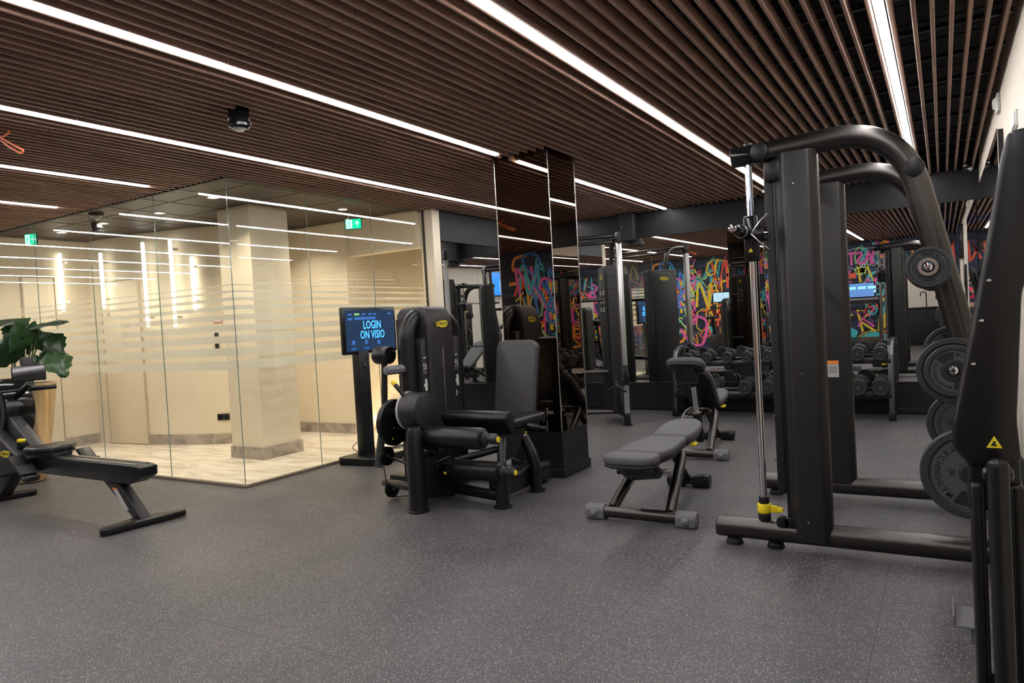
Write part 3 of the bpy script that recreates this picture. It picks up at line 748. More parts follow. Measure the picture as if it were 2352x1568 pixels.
# ------------------------------------------------------------------ adjustable benches
def bench(loc, label, back=0.0, head=0.0, seat=0.0):
    """long axis along y, head end at -y; angles in degrees"""
    x0, y0 = loc; t = thing('adjustable_bench', label, 'bench', (x0, y0, 0), 'adjustable benches')
    def W(x, y, z): return (x0+x, y0+y, z)
    for (yy, hw, nm) in ((0, .365, 'front'), (1.0, .16, 'rear')):
        g = G(); g.tube([W(-hw+.05, yy, .05), W(hw-.05, yy, .05)], .037, 20, flat=(1, 1)); obj('floor_tube', g, SATIN, t)
        for s_ in (-1, 1):
            m_ = GREYP if nm == 'front' else BLACK
            g = G(); g.cyl(W(s_*(hw-.13), yy, .05), W(s_*hw, yy, .05), .046, n=24, bev=.008); g.box(W(s_*(hw-.13), yy-.045, .004), W(s_*(hw-.004), yy+.045, .05), .01, 2); c_ = obj('end_cap', g, m_, t)
            if nm == 'front':
                g = G(); g.cyl(W(s_*(hw-.085), yy-.035, .040), W(s_*(hw-.045), yy-.035, .040), .026, n=20, bev=.004); obj('transport_wheel', g, GREYP, c_)
    # inverted-U frame
    L_ = bend([W(-.19, .01, .07), W(-.13, .50, .375), W(.13, .50, .375), W(.19, .01, .07)], .11, 8)
    g = G(); g.tube(L_, .034, 18); obj('hoop_frame', g, SATIN, t)
    g = G(); g.tube(bend([W(0, .46, .35), W(0, .62, .36), W(0, .95, .07)], .08), .028, 14); obj('rear_strut', g, BLACK, t)
    g = G(); g.tube([W(0, .62, .34), W(0, .72, .24)], .016); g.cyl(W(-.07, .58, .345), W(.07, .58, .345), .016); obj('hinge_axle', g, BLACK, t)
    g = G(); g.cyl(W(-.166, .18, .17), W(-.156, .255, .218), .032, n=18); 
    lb_ = obj('safety_label', g, LABELM, t)
    # pads, hinged at y=.62, z=.40
    piv = Vector(W(0, .64, .375)); Rb = Matrix.Translation(piv) @ Matrix.Rotation(-math.radians(back), 4, 'X') @ Matrix.Translation(-piv)
    z1 = .445
    outl = [(-.155, -.02), (-.125, .2), (-.165, .46), (-.125, .60), (.125, .60), (.165, .46), (.125, .2), (.155, -.02)]
    bp_ = [(x0+x, y0+y) for x, y in [(-.15, .02), (-.172, .16), (-.165, .30), (-.14, .50), (-.13, .60), (.13, .60), (.14, .50), (.165, .30), (.172, .16), (.15, .02)]]
    g = G(); g.prism(bp_, 'z', z1-.05, z1+.005, .022, 4); g.xf(Rb); obj('back_pad', g, GREYV, t, smooth_angle=1.2)
    g = G(); g.prism([(x0+(x-x0)*.93, y0+.03+(y-y0-.03)*.97) for x, y in bp_], 'z', z1-.075, z1-.046, .01, 2); g.xf(Rb); obj('back_board', g, DARK, t)
    ph = Vector(W(0, .0, z1-.03)); Rh = Rb @ Matrix.Translation(ph) @ Matrix.Rotation(math.radians(head), 4, 'X') @ Matrix.Translation(-ph)
    hp = [(x0+x, y0+y) for x, y in [(-.145, -.01), (-.17, -.05), (-.165, -.16), (-.10, -.21), (.10, -.21), (.165, -.16), (.17, -.05), (.145, -.01)]]
    g = G(); g.prism(hp, 'z', z1-.05, z1+.005, .02, 4); g.xf(Rh); obj('head_pad', g, GREYV, t, smooth_angle=1.2)
    g = G(); g.prism([(x0+(x-x0)*.96, y) for x, y in hp], 'z', z1-.072, z1-.047, .01, 2)
    g.prism([(y0-.15, z1-.07), (y0-.02, z1-.07), (y0+.08, z1-.10), (y0+.06, z1-.15), (y0-.03, z1-.16), (y0-.10, z1-.12)], 'x', x0-.085, x0+.085, .012, 2); g.xf(Rh); obj('head_cover', g, SHROUD, t)
    g = G(); g.cyl(W(-.02, -.10, z1-.10), W(-.02, .45, z1-.085), .03, .026); g.box(W(-.045, .0, z1-.10), W(.045, .62, z1-.07), .008); g.xf(Rb); obj('back_rail', g, BLACK, t)
    if back < 20:
        g = G(); g.cyl(W(-.06, .03, .30), W(.02, .30, .25), .045, .040, bev=.008); obj('damper', g, BLACK, t)
        g = G(); g.cyl(W(.02, .30, .25), W(.05, .42, .235), .018); obj('damper_rod', g, STEEL, t)
        g = G(); g.cyl(W(-.13, .0, .315), W(-.03, .0, .315), .014); g.cyl(W(-.14, .0, .315), W(-.12, .0, .315), .02, bev=.003); g.cyl(W(.06, .1, .31), W(.09, .10, .33), .016, bev=.003); obj('adjust_knob', g, BLACK, t)
    else:
        top = Rb @ Vector(W(0, .18, z1-.10))
        bot = Vector(W(0, .38, .09)); mid = bot.lerp(top, .52)
        bot2 = Vector(W(0, .30, .12))
        g = G(); g.cyl(bot, mid, .040, bev=.006); d_ = obj('damper', g, BLACK, t)
        g = G(); g.cyl(mid, top, .024); g.cyl(mid-(top-bot)*.0, mid+(top-bot)*.04, .046, bev=.003); obj('telescopic_rod', g, CHROME, d_)
        g = G(); g.cyl(mid+Vector((-.02, 0, -.05)), mid+Vector((-.09, 0, -.05)), .014); g.cyl(mid+Vector((-.085, 0, -.05)), mid+Vector((-.13, 0, -.05)), .024, bev=.008); obj('adjust_knob', g, GREYP, d_)
    ps = Vector(W(0, .66, z1-.04)); Rs = Matrix.Translation(ps) @ Matrix.Rotation(math.radians(seat), 4, 'X') @ Matrix.Translation(-ps)
    sp = [(x0+x, y0+y) for x, y in [(-.125, .63), (-.13, .75), (-.10, .95), (-.17, 1.06), (-.15, 1.10), (.15, 1.10), (.17, 1.06), (.10, .95), (.13, .75), (.125, .63)]]
    sp = [(x0+x, y0+y) for x, y in [(-.13, .64), (-.145, .74), (-.15, .86), (-.13, .98), (-.07, 1.06), (.07, 1.06), (.13, .98), (.15, .86), (.145, .74), (.13, .64)]]
    g = G(); g.prism(sp, 'z', z1-.05, z1+.008, .022, 4); g.xf(Rs); obj('seat_pad', g, GREYV, t, smooth_angle=1.2)
    g = G(); g.prism([(x0+(x-x0)*.92, y0+.66+(y-y0-.66)*.92) for x, y in sp], 'z', z1-.072, z1-.047, .01, 2); g.box(W(-.03, .60, .36), W(.03, .86, z1-.06), .008); g.xf(Rs); obj('seat_board', g, DARK, t)
    g = G(); g.box(W(.12, .68, z1-.085), W(.16, .74, z1-.07), .004); g.xf(Rs); obj('release_tab', g, YELLOW, t)
    return t
bench((-1.67, 4.16), 'grey padded bench folded flat, nearest the camera', 0, 0, 8)
bench((-1.99, 6.16), 'grey padded bench with its backrest raised, in front of the dumbbell rack', 36, 8, 10)

# ------------------------------------------------------------------ dumbbell rack and dumbbells
RK = thing('dumbbell_rack', 'long two tier dumbbell rack with grey side frames in front of the mirrors', 'dumbbell rack', (-1.72, 8.85, 0))
for s_, xe in ((-1, -2.96), (1, -.48)):
    x = xe-s_*.03
    g = G(); pr = bend([(x, 8.66, .05), (x, 8.72, .68), (x, 8.80, .83), (x, 9.02, .86)], .06)
    g.prism([(8.64, .09), (8.70, .09), (8.745, .66), (8.80, .78), (8.90, .80), (9.0, .845), (9.0, .88), (8.86, .86), (8.77, .82), (8.705, .72)], 'x', x-.028, x+.028, .006, 2); fr = obj('side_frame', g, GREYP if False else mat('grey_metal', (.14, .14, .145), .38, 1.0), RK)
    g = G(); g.box((x-.035, 8.62, 0), (x+.035, 8.72, .095), .008); g.box((x-.03, 8.70, .02), (x+.03, 9.09, .07), .008); g.box((x-.03, 9.03, .03), (x+.03, 9.09, .83), .008); obj('foot_frame', g, BLACK, RK)
    g = G(); g.box((x-.02, 8.72, .27), (x+.02, 9.05, .32), .006); obj('side_brace', g, BLACK, RK)
for (z, yb, nm) in ((.645, 8.70, 'upper'), (.265, 8.66, 'lower')):
    for k, (dy, dz) in enumerate(((.05, .0), (.26, .045))):
        g = G(); g.obox((-1.72, yb+dy, z+dz+.01), (2.43, .055, .022), (.2, 0, 0), .005); obj('shelf_rail', g, BLACK, RK)
    g = G(); g.box((-2.93, yb-.01, z-.022), (-.51, yb+.012, z+.030), .005); obj('shelf_front', g, BLACK, RK)
    g = G(); g.obox((-1.72, yb+.155, z+.015), (2.42, .18, .006), (.2, 0, 0)); obj('shelf_tray', g, mat('rack_tray', (.06, .06, .065), .4), RK)
def make_dumbbell(r, hl, num, first=None):
    """axis along y, resting at z=0 locally, centre at origin"""
    t = thing('dumbbell', 'd', 'dumbbell', (0, 0, 0))
    g = G(); g.cyl((0, -.075, r), (0, .075, r), .016, n=16); obj('handle', g, STEEL, t)
    for s_ in (-1, 1):
        prof = [(0, 0), (r*.80, 0), (r*.88, .004), (r, .012), (r, .028), (r*.965, .032), (r*.965, .036), (r, .040), (r, hl-.01), (r*.9, hl), (0, hl)]
        # outer face at far end
        prof = [(0, 0), (r*.86, 0), (r*.98, .008), (r*.98, hl-.034), (r*.94, hl-.030), (r*.94, hl-.026), (r, hl-.022), (r, hl-.007), (r*.93, hl), (r*.84, hl-.002), (r*.82, hl-.006), (0, hl-.006)]
        g = G(); g.lathe(prof, (0, s_*.065, r), (0, s_, 0), 36); h_ = obj('head', g, RUBBER, t)
        if s_ < 0:
            R = face_rot((0, -1, 0)); a = random.uniform(-2.6, 2.6)
            g = G(); g.text(num, (0, -.065-hl+.0055, r), R @ Euler((0, 0, a)).to_matrix(), r*.42, .001, bold=.0006); obj('weight_number', g, mat('grey_ink', (.16, .17, .18), .6), h_)
            g = G(); g.lathe([(r*.70, 0), (r*.72, 0), (r*.72, .0008), (r*.70, .0008)], (0, -.065-hl+.0055, r), (0, -1, 0), 36); obj('ring_line', g, mat('grey_ink', (.16, .17, .18), .6), h_)
    return t
random.seed(5)
top_x = [-2.755, -2.515, -2.265, -2.03, -1.79, -1.55, -1.31, -1.06, -.83, -.61]
bot_x = [-2.72, -2.44, -2.05, -1.80, -1.52, -1.27, -1.05, -.83, -.61]
tn = ['4', '4', '6', '6', '8', '8', '10', '10', '12', '12']
bn = ['14', '14', '16', '16', '18', '18', '20', '22', '22']
ordn = ['leftmost', 'second from left', 'third from left', 'fourth from left', 'fifth from left', 'sixth from left', 'fourth from right', 'third from right', 'second from right', 'rightmost']
ordb = ['leftmost', 'second from left', 'third from left', 'fourth from left', 'fifth from left', 'fourth from right', 'third from right', 'second from right', 'rightmost']
cache = {}
for row, xs_, nn, oo, zz, yy in (('top shelf', top_x, tn, ordn, .676, 8.80), ('bottom shelf', bot_x, bn, ordb, .297, 8.76)):
    for i, (x, nm) in enumerate(zip(xs_, nn)):
        r = .066+.0011*(int(nm)-4)+(.004 if row[0] == 'b' else 0)
        lab = 'black rubber dumbbell on the '+row+' of the rack, '+oo[i]
        if nm not in cache:
            d = make_dumbbell(r, .062+.0016*int(nm), nm); cache[nm] = d
            d.location = (x, yy, zz); d.rotation_euler = (.12, 0, 0); d['label'] = lab; d['group'] = 'dumbbells on the '+row
        else:
            d = dup(cache[nm], (x, yy, zz), 0, lab, 'dumbbells on the '+row); d.rotation_euler = (.12, 0, 0)

# ------------------------------------------------------------------ cable pulley station
def cable_station(post, tdir, handle, t):
    px, py = post; T_ = Vector((tdir[0], tdir[1], 0)).normalized(); Nn = Vector((T_.y, -T_.x, 0))   # broad face normal
    if Nn.x > 0: Nn = -Nn
    P0 = Vector((px, py, 0)); Rz = Matrix((T_, Nn.cross(T_) if False else Nn, Vector((0, 0, 1)))).transposed()
    if Rz.determinant() < 0: pass
    def W(a, b, z): return P0+T_*a+Nn*b+Vector((0, 0, z))
    def fbox(g, a0, a1, b0, b1, z0, z1, bev=0):
        c = W((a0+a1)/2, (b0+b1)/2, (z0+z1)/2); R = Matrix((T_, Vector((0, 0, 1)).cross(T_), Vector((0, 0, 1)))).transposed()
        g.obox(c, (abs(a1-a0), abs(b1-b0), abs(z1-z0)), R, bev)
    g = G(); fbox(g, -.036, .036, -.032, .032, .13, 2.17, .008)
    for b in (-.014, .014): fbox(g, .033, .041, b-.003, b+.003, .13, 2.17)
    obj('aluminium_post', g, ALU, t)
    g = G(); g.cyl(W(0, 0, 0), W(0, 0, .012), .06); fbox(g, -.04, .04, -.035, .035, .01, .15, .008); obj('post_foot', g, BLACK, t)
    g = G(); fbox(g, -.045, .045, -.03, .03, 2.15, 2.30, .02); obj('post_head', g, BLACK, t)
    g = G(); g.tube(bend([W(-.02, 0, 2.25), W(-.30, 0, 2.25), W(-.40, 0, 1.95), W(-.40, 0, .15)], .16), .03, 16); obj('arch_tube', g, SATIN, t)
    # stack tower: plan ellipse-ish box
    a0, a1, b = -.72, -.22, .105
    plan = [(a0+.03, -b), (a1-.07, -b), (a1-.02, -b+.03), (a1, 0), (a1-.02, b-.03), (a1-.07, b), (a0+.03, b), (a0, b-.04), (a0, -b+.04)]
    pw = [((P0+T_*p[0]+Nn*p[1]).x, (P0+T_*p[0]+Nn*p[1]).y) for p in plan]
    g = G(); g.prism(pw, 'z', .12, 1.93, .012, 3); tw = obj('tower_shell', g, SHROUD, t, smooth_angle=1.0)
    for s_ in (1, -1):
        g = G(); n_ = Nn*s_; c = W((a0+a1)/2-.01, s_*(b+.003), 1.02); R = face_rot(n_)
        poly = [(-.20, -.83), (.20, -.83), (.20, .78), (.17, .85), (.13, .87), (-.13, .87), (-.17, .85), (-.20, .78)]
        g.prism(poly, 'z', -.002, .006, .003, 2, M=Matrix.Translation(c) @ R.to_4x4()); pn = obj('cover_panel', g, SHROUD, tw)
        badge('badge', W((a0+a1)/2-.01, s_*(b+.010), 1.80), n_, .17, t)
        screws([W((a0+a1)/2-.01+sx*.16, s_*(b+.010), zz) for sx in (-1, 1) for zz in (1.83, .3)], n_, tw, .006)
    # front face with slot and exercise placards on the broad side facing the room
    n_ = Nn; R = face_rot(n_)
    g = G(); g.obox(W((a0+a1)/2-.01, b+.0105, 1.0), (.022, 1.25, .002), R); obj('weight_slot', g, INK, tw)
    for s_ in (-1, 1):
        g = G(); c = W((a0+a1)/2-.01, b+.011, 1.50)+R.col[0]*s_*.075; g.obox(c, (.10, .34, .001), R); pl = obj('exercise_placard', g, DARK, t)
        g = G(); random.seed(int(s_*7+20))
        for r_ in range(3):
            for q in range(3):
                cc = c+R.col[0]*(-.032+.032*q)+R.col[1]*(.10-.105*r_)+n_*.001
                g.obox(cc, (.010, .05, .0006), R); g.obox(cc+R.col[1]*.03, (.009, .010, .0006), R); g.obox(cc+R.col[0]*.008-R.col[1]*.01, (.010, .012, .0006), R)
        g.obox(c+R.col[1]*.155+n_*.001, (.03, .008, .0006), R); obj('placard_print', g, WINK, pl)['kind'] = 'stuff'
    g = G()
    for i in range(20): fbox(g, a1-.012, a1+.003, -.055, .055, .25+.082*i, .254+.082*i)
    obj('vent_ribs', g, INK, tw)
    # lower hub
    g = G(); fbox(g, -.25, .02, -.045, .045, .10, .17, .01); g.cyl(W(-.13, 0, .12), W(-.13, 0, .40), .075, .06, bev=.01); obj('base_hub', g, BLACK, t)
    # travelling pulley block
    zc = handle
    R = face_rot(Nn)
    g = G(); 
    for s_ in (-1, 1):
        c = W(.0, s_*.032, zc); pts_ = []
        for k in range(20):
            a = 2*PI*k/20; ey = .105 if math.sin(a) > 0 else .085; pts_.append((math.cos(a)*.055-.02*math.sin(a), math.sin(a)*ey))
        g.prism(pts_, 'z', -.004, .004, .002, 1, M=Matrix.Translation(c) @ face_rot(Nn).to_4x4())
    g.cyl(W(0, -.03, zc+.04), W(0, .03, zc+.04), .045); blk = obj('pulley_block', g, PLATE, t)
    screws([W(.0, .037, zc+.055), W(-.0, .037, zc-.05)], Nn, blk, .008)
    g = G(); g.box(W(-.045, -.028, zc-.09), W(.045, .028, zc-.06)) if False else fbox(g, -.045, .045, -.03, .03, zc-.12, zc+.12, .006); obj('slide_carriage', g, BLACK, t)
    return t, W, T_, Nn
CX = thing('cable_crossover_machine', 'tall cable machine of two joined towers with silver posts, behind the dark column', 'cable machine', (-3.95, 7.7, 0))
ct, W1, T1, N1 = cable_station((-3.26, 7.86), (.6, -.8), .60, CX)
# V handle hanging from the near pulley
vh = thing('row_bar', 'small angled row handle clipped below the pulley block', 'handle', (-3.36, 7.74, .38))
c0 = Vector((-3.335, 7.77, .50))
g = G(); g.cyl(c0+Vector((0, 0, .05)), c0+Vector((0, 0, .10)), .018, bev=.006); obj('cable_ball', g, DARK, vh)
g = G(); g.tube([c0+Vector((.012*math.cos(a), 0, .028*math.sin(a)+.02)) for a in [i*PI/8 for i in range(16)]], .004, 8, closed=True); obj('carabiner', g, CHROME, vh)
g = G(); g.tube(bend([c0+Vector((-.13, .02, -.085)), c0+Vector((0, 0, -.012)), c0+Vector((.13, -.02, -.085))], .03), .014, 12); obj('grip_bar', g, VINYL, vh)
g = G(); g.box((-3.55, 7.55, .10), (-3.40, 7.75, .30), .01); obj('foot_plate', g, BLACK, vh) if False else g.bm.free()
# second station hidden by the column
ct2, W2, T2, N2 = cable_station((-4.60, 7.52), (-.6, -.8), 1.28, CX)
rp = thing('rope_handle', 'black braided rope hanging from the left cable pulley', 'rope', (-4.72, 7.50, .8))
c0 = Vector((-4.72, 7.45, 1.20))
g = G(); g.cyl(c0+Vector((0, 0, .03)), c0+Vector((.05, .04, .10)), .02, bev=.006); obj('cable_ball', g, DARK, rp)
g = G(); g.tube([c0+Vector((.012*math.cos(a), 0, .028*math.sin(a)-.005)) for a in [i*PI/8 for i in range(16)]], .004, 8, closed=True); obj('carabiner', g, CHROME, rp)
for s_ in (-1, 1):
    g = G(); g.tube([c0+Vector((s_*.006+.003*s_*i/8+.004*math.sin(i*2.2), .004*math.cos(i*2.2), -.03-i*.045)) for i in range(11)], .015, 8); g.cyl(c0+Vector((s_*.03, 0, -.51)), c0+Vector((s_*.03, 0, -.46)), .024, bev=.008); obj('rope_strand', g, RUBBER, rp)
# bars joining both towers
for (z, r_, off) in ((2.27, .022, 0), (2.20, .02, .04), (1.52, .022, .25), (.62, .028, .25), (.13, .025, .15)):
    a = Vector((-3.36-off*.6, 7.95+off*.8, z)); b = Vector((-4.52+off*.3, 7.58+off*.8, z)); g = G(); g.tube([a, b], r_, 14); obj('cross_tube', g, SATIN, CX)
# speaker on the beam
def speaker(loc, label):
    t = thing('wall_speaker', label, 'speaker', loc, 'black speakers under the ceiling')
    x, y, z = loc
    g = G(); g.box((x-.11, y-.16, z-.2), (x+.11, y, z+.2), .03, 3); obj('cabinet', g, DARK, t)
    g = G(); g.box((x-.09, y-.166, z-.18), (x+.09, y-.155, z+.18), .02, 2); obj('grille', g, mat('speaker_cloth', (.014, .014, .015), .8, bump=(900, .3)), t)
    g = G(); g.lathe([(0, .004), (.006, .003), (.008, 0)], (x-.06, y-.17, z-.0), (0, -1, 0), 12); obj('badge_dot', g, STEEL, t)
    g = G(); g.box((x-.03, y-.08, z-.26), (x+.16, y+.0, z-.19), .02); obj('bracket', g, DARK, t)
speaker((-3.60, MY-.022, 2.50), 'black loudspeaker hung on the dark beam above the cable tower')
# ceiling devices
def sensor(loc, label, r=.062, glassy=True):
    x, y, z = loc; t = thing('ceiling_sensor', label, 'ceiling sensor', loc)
    g = G(); g.lathe([(0, .05), (r*.9, .05), (r, .03), (r, -.015), (r*1.05, -.02), (r*1.05, -.028), (r*.92, -.032), (r*.92, -.055), (r, -.06), (r*.98, -.075), (r*.75, -.088), (r*.6, -.088)], (x, y, z)); g.lathe([(0, -.087), (r*.6, -.088)], (x, y, z)); obj('housing', g, BLACKG, t)
    g = G(); g.lathe([(0, -.103), (r*.35, -.099), (r*.55, -.088)], (x, y, z)); obj('lens', g, mat('milky_lens', (.5, .52, .42), .2), t)
    for a in (.6, 3.4):
        g = G(); g.tube([(x+math.cos(a+d)*r*1.08, y+math.sin(a+d)*r*1.08, z-.058) for d in (-.3, 0, .3)], .004, 8); obj('spring_clip', g, CHROME, t)
sensor((-3.62, 2.88, CZ-.015), 'black round detector hanging between the ceiling slats, left of centre')
t = thing('dome_camera', 'small dome camera under the lobby ceiling beside the detector', 'security camera', (-7.53, 4.12, LZ))
g = G(); g.cyl((-7.53, 4.12, LZ-.035), (-7.53, 4.12, LZ), .07, .075, bev=.006); obj('base', g, BLACKG, t)
g = G(); g.lathe([(0, -.075), (.03, -.066), (.05, -.035), (.052, -.03)], (-7.53, 4.12, LZ)); obj('dome', g, mat('smoked_dome', (.25, .25, .25), .05, spec=.9), t)
sensor((-8.17, 4.47, LZ-.03), 'black round detector under the dark lobby ceiling', .06)
# orange cable
g = G(); g.tube(bend([(-5.35, 2.2, CZ+.06), (-5.2, 2.2, 2.70), (-5.05, 2.2, 2.655), (-4.90, 2.2, 2.58), (-4.77, 2.2, 2.522), (-4.80, 2.2, 2.505), (-4.95, 2.2, 2.575), (-5.08, 2.2, 2.66), (-5.0, 2.2, 2.648), (-4.92, 2.2, 2.662), (-4.97, 2.2, 2.69), (-5.2, 2.2, 2.72)], .03, 5), .006, 8)
tag(obj('cable_loop', g, ORANGE), 'orange cable loop dangling from the slatted ceiling at the left edge', 'cable')
# ------------------------------------------------------------------ leg machine
LM = thing('leg_curl_machine', 'black leg machine with two padded rollers, a grey backrest and a badge tower', 'gym machine', (-3.1, 4.45, 0))
def part(name, g, m, p=None, **k): return obj(name, g, m, p or LM, **k)
# tower spine
sy0, sy1 = 4.50, 4.84
prof = [(-3.55, .10), (-3.535, .60), (-3.53, 1.30), (-3.545, 1.40), (-3.58, 1.455), (-3.64, 1.475), (-3.82, 1.47), (-3.87, 1.42), (-3.88, .10)]
g = G(); g.prism(prof, 'y', sy0, sy1, .03, 4); sp_ = part('tower_spine', g, SHROUD, smooth_angle=.9)
g = G(); g.box((-3.545, 4.655, .42), (-3.526, 4.69, 1.17), .006, 2); part('weight_slot', g, INK, sp_)
g = G(); g.cyl((-3.524, 4.664, .45), (-3.524, 4.664, 1.14), .0022, n=8); part('slot_highlight_rod', g, CHROME, sp_)  # thin chrome rod put in as the bright highlight of the slit
g = G(); g.box((-3.5305, sy0+.004, 1.205), (-3.5285, sy1-.004, 1.2075)); part('seam', g, INK, sp_)
badge('badge', (-3.528, 4.675, 1.33), (1, 0, .06), .175, LM)
g = G(); pts = bend([(-3.66, 4.375, .08), (-3.66, 4.375, 1.36), (-3.70, 4.67, 1.43), (-3.66, 5.02, 1.36), (-3.66, 5.02, .08)], .20, 10)
g.tube(pts, .066, 20, flat=(1.0, .95)); part('arch_frame', g, BLACK)
g = G(); g.prism([(4.43, .1), (4.50, .1), (4.50, 1.235), (4.445, 1.215), (4.43, 1.19)], 'x', -3.66, -3.565, .006, 2); pl = part('placard_panel', g, SHROUD)
g = G(); g.prism([(4.84, .1), (4.95, .1), (4.95, 1.20), (4.93, 1.225), (4.84, 1.235)], 'x', -3.66, -3.565, .006, 2); pr = part('placard_panel', g, SHROUD)
g = G(); g.box((-3.80, 4.42, .1), (-3.67, 4.98, 1.38)); part('weight_stack', g, DARK)
R = face_rot((1, 0, 0))
for (yc, pp) in ((4.467, pl), (4.895, pr)):
    g = G(); g.box((-3.566, yc-.032, .72), (-3.5635, yc+.032, 1.10), .001); q = part('exercise_placard', g, INK)
    g = G(); c = Vector((-3.5625, yc, 0))
    def bx(dy, dz, w_, h_): g.obox(c+Vector((0, dy, dz)), (w_, h_, .0008), R)
    bx(0, 1.075, .036, .006); bx(.002, 1.083, .014, .005)
    for dy in (-.014, .012):
        bx(dy, 1.035, .006, .010); bx(dy, 1.018, .014, .016); bx(dy+.004, .998, .012, .012); bx(dy-.003, .985, .012, .006); bx(dy-.003, .965, .002, .016); bx(dy+.003, .965, .002, .016)
    for k_, (dy, w_) in enumerate(((.004, .026), (.004, .030), (-.002, .044), (.002, .036), (.004, .030))): bx(dy, .905-.018*k_, w_, .020)
    part('figure_print', g, WINK, q)['kind'] = 'stuff'
    g = G(); bx(.008 if yc < 4.6 else -.012, 1.000, .008, .012); part('red_mark', g, RED, q)
    g = G(); bx(-.020, .765, .016, .05); bx(.012, .765, .012, .012); 
    part('code_label', g, LABELM, q)
# the tower stands a little nearer the seat than first laid out
for o_ in [LM]+list(LM.children_recursive):
    if o_.type == 'MESH':
        for v in o_.data.vertices:
            w_ = v.co+LM.location; v.co = Vector((w_.x*.944, w_.y*.944, w_.z-.012*max(0, w_.z-.5)))-LM.location
# drum and lever
g = G(); g.cyl((-3.36, 4.0, .70), (-3.20, 4.0, .70), .135, n=40, bev=.012); dr = part('drum_cover', g, SHROUD)
g = G(); g.lathe([(.126, 0), (.140, 0), (.140, .012), (.126, .012)], (-3.362, 4.0, .70), (-1, 0, 0), 40); part('drum_rim', g, LABELM, dr)
g = G(); g.lathe([(.044, 0), (.046, .001), (.046, 0)], (-3.20, 4.0, .70), (1, 0, 0), 36); g.lathe([(0, .001), (.044, .001), (.045, 0)], (-3.1995, 4.0, .70), (1, 0, 0), 36); part('drum_centre', g, SHROUD, dr)
g = G(); g.cyl((-3.31, 3.95, .77), (-3.42, 3.93, .895), .017, bev=.004); lv = part('range_lever', g, BLACK)
g = G(); g.cyl((-3.42, 3.93, .895), (-3.443, 3.926, .921), .0165, bev=.006); part('lever_tip', g, YELLOW, lv)
# cam disc
g = G(); g.cyl((-3.585, 4.05, .60), (-3.535, 4.05, .60), .175, n=44, bev=.012); cm = part('cam_disc', g, BLACK)
screws([(-3.535, 4.05+dy, .60+dz) for dy, dz in ((.0, .105), (-.03, -.04), (.02, -.045))], (1, 0, 0), cm, .008)
g = G(); g.prism([(-.01, -.009), (.01, -.009), (0, .010)], 'z', 0, .001, M=Matrix.Translation((-3.534, 4.00, .485)) @ face_rot((1, 0, 0)).to_4x4()); part('warning_triangle', g, YLOGO, cm)
g = G(); g.cyl((-3.54, 4.03, .67), (-3.35, 4.01, .70), .040, bev=.004); part('cam_shaft', g, BLACK)
# counterweight arm
g = G(); g.tube([(-3.66, 4.10, 1.09), (-3.69, 4.10, .68), (-3.70, 4.06, .50), (-3.69, 3.99, .26)], [.026, .026, .030, .032], 12, flat=(1.1, .6)); part('swing_arm', g, BLACK)
g = G(); g.cyl((-3.735, 4.10, 1.105), (-3.595, 4.10, 1.105), .068, n=30, bev=.010); cw = part('counterweight', g, BLACK)
g = G(); g.lathe([(.069, -.001), (.0695, 0), (.069, .001)], (-3.68, 4.10, 1.105), (1, 0, 0), 30); g.lathe([(.0685, -.002), (.0695, 0), (.0685, .002)], (-3.65, 4.10, 1.105), (1, 0, 0), 30); part('groove', g, INK, cw)
screws([(-3.594, 4.13, 1.13), (-3.594, 4.11, 1.055)], (1, 0, 0), cw, .005)
g = G(); g.cyl((-3.72, 4.11, .69), (-3.58, 4.11, .69), .028, bev=.004); part('arm_pivot', g, BLACK)
g = G(); g.cyl((-3.46, 4.12, 1.0), (-3.495, 3.92, 1.0), .034, n=8, bev=.006); part('side_stub', g, GREYP)
# low pulleys
for (x, y, z) in ((-3.63, 4.03, .345), (-3.66, 4.10, .082)):
    g = G(); g.lathe([(0, -.016), (.066, -.016), (.072, -.012), (.058, 0), (.072, .012), (.066, .016), (0, .016)], (x, y, z), (1, 0, 0), 32); pu = part('pulley', g, BLACK)
    g = G(); g.lathe([(0, .004), (.012, .003), (.016, 0)], (x+.016, y, z), (1, 0, 0), 14); part('pulley_bolt', g, CHROME, pu)
g = G(); g.tube([(-3.63, 3.975, .33), (-3.66, 4.045, .10)], .004, 6); part('cable', g, INK)
g = G(); g.tube([(-3.66, 4.10, .014), (-3.34, 4.0, .075)], .004, 6); part('cable', g, INK)
g = G(); g.cyl((-3.75, 4.12, .115), (-3.27, 3.92, .155), .03, bev=.006); part('pulley_bracket', g, BLACK)
g = G(); g.tube([(-3.62, 4.05, .33), (-3.42, 4.0, .31), (-3.26, 3.95, .31)], .012, 10); part('link_rod', g, BLACK)
# front post
g = G(); g.lathe([(0, 0), (.068, 0), (.078, .004), (.078, .012), (.066, .018)], (-3.22, 3.87, 0), (0, 0, 1), 30); g.lathe([(.066, .015), (.063, .30), (.058, .56), (.045, .60), (0, .61)], (-3.22, 3.87, 0)); g.cyl((-3.24, 3.9, .48), (-3.33, 3.99, .64), .045); part('front_post', g, BLACK)
g = G(); g.prism([(3.90, .10), (4.20, .03), (4.42, .10), (4.42, .42), (4.05, .40), (3.90, .36)], 'x', -3.22, -3.16, .008, 2); part('side_cover', g, BLACK)
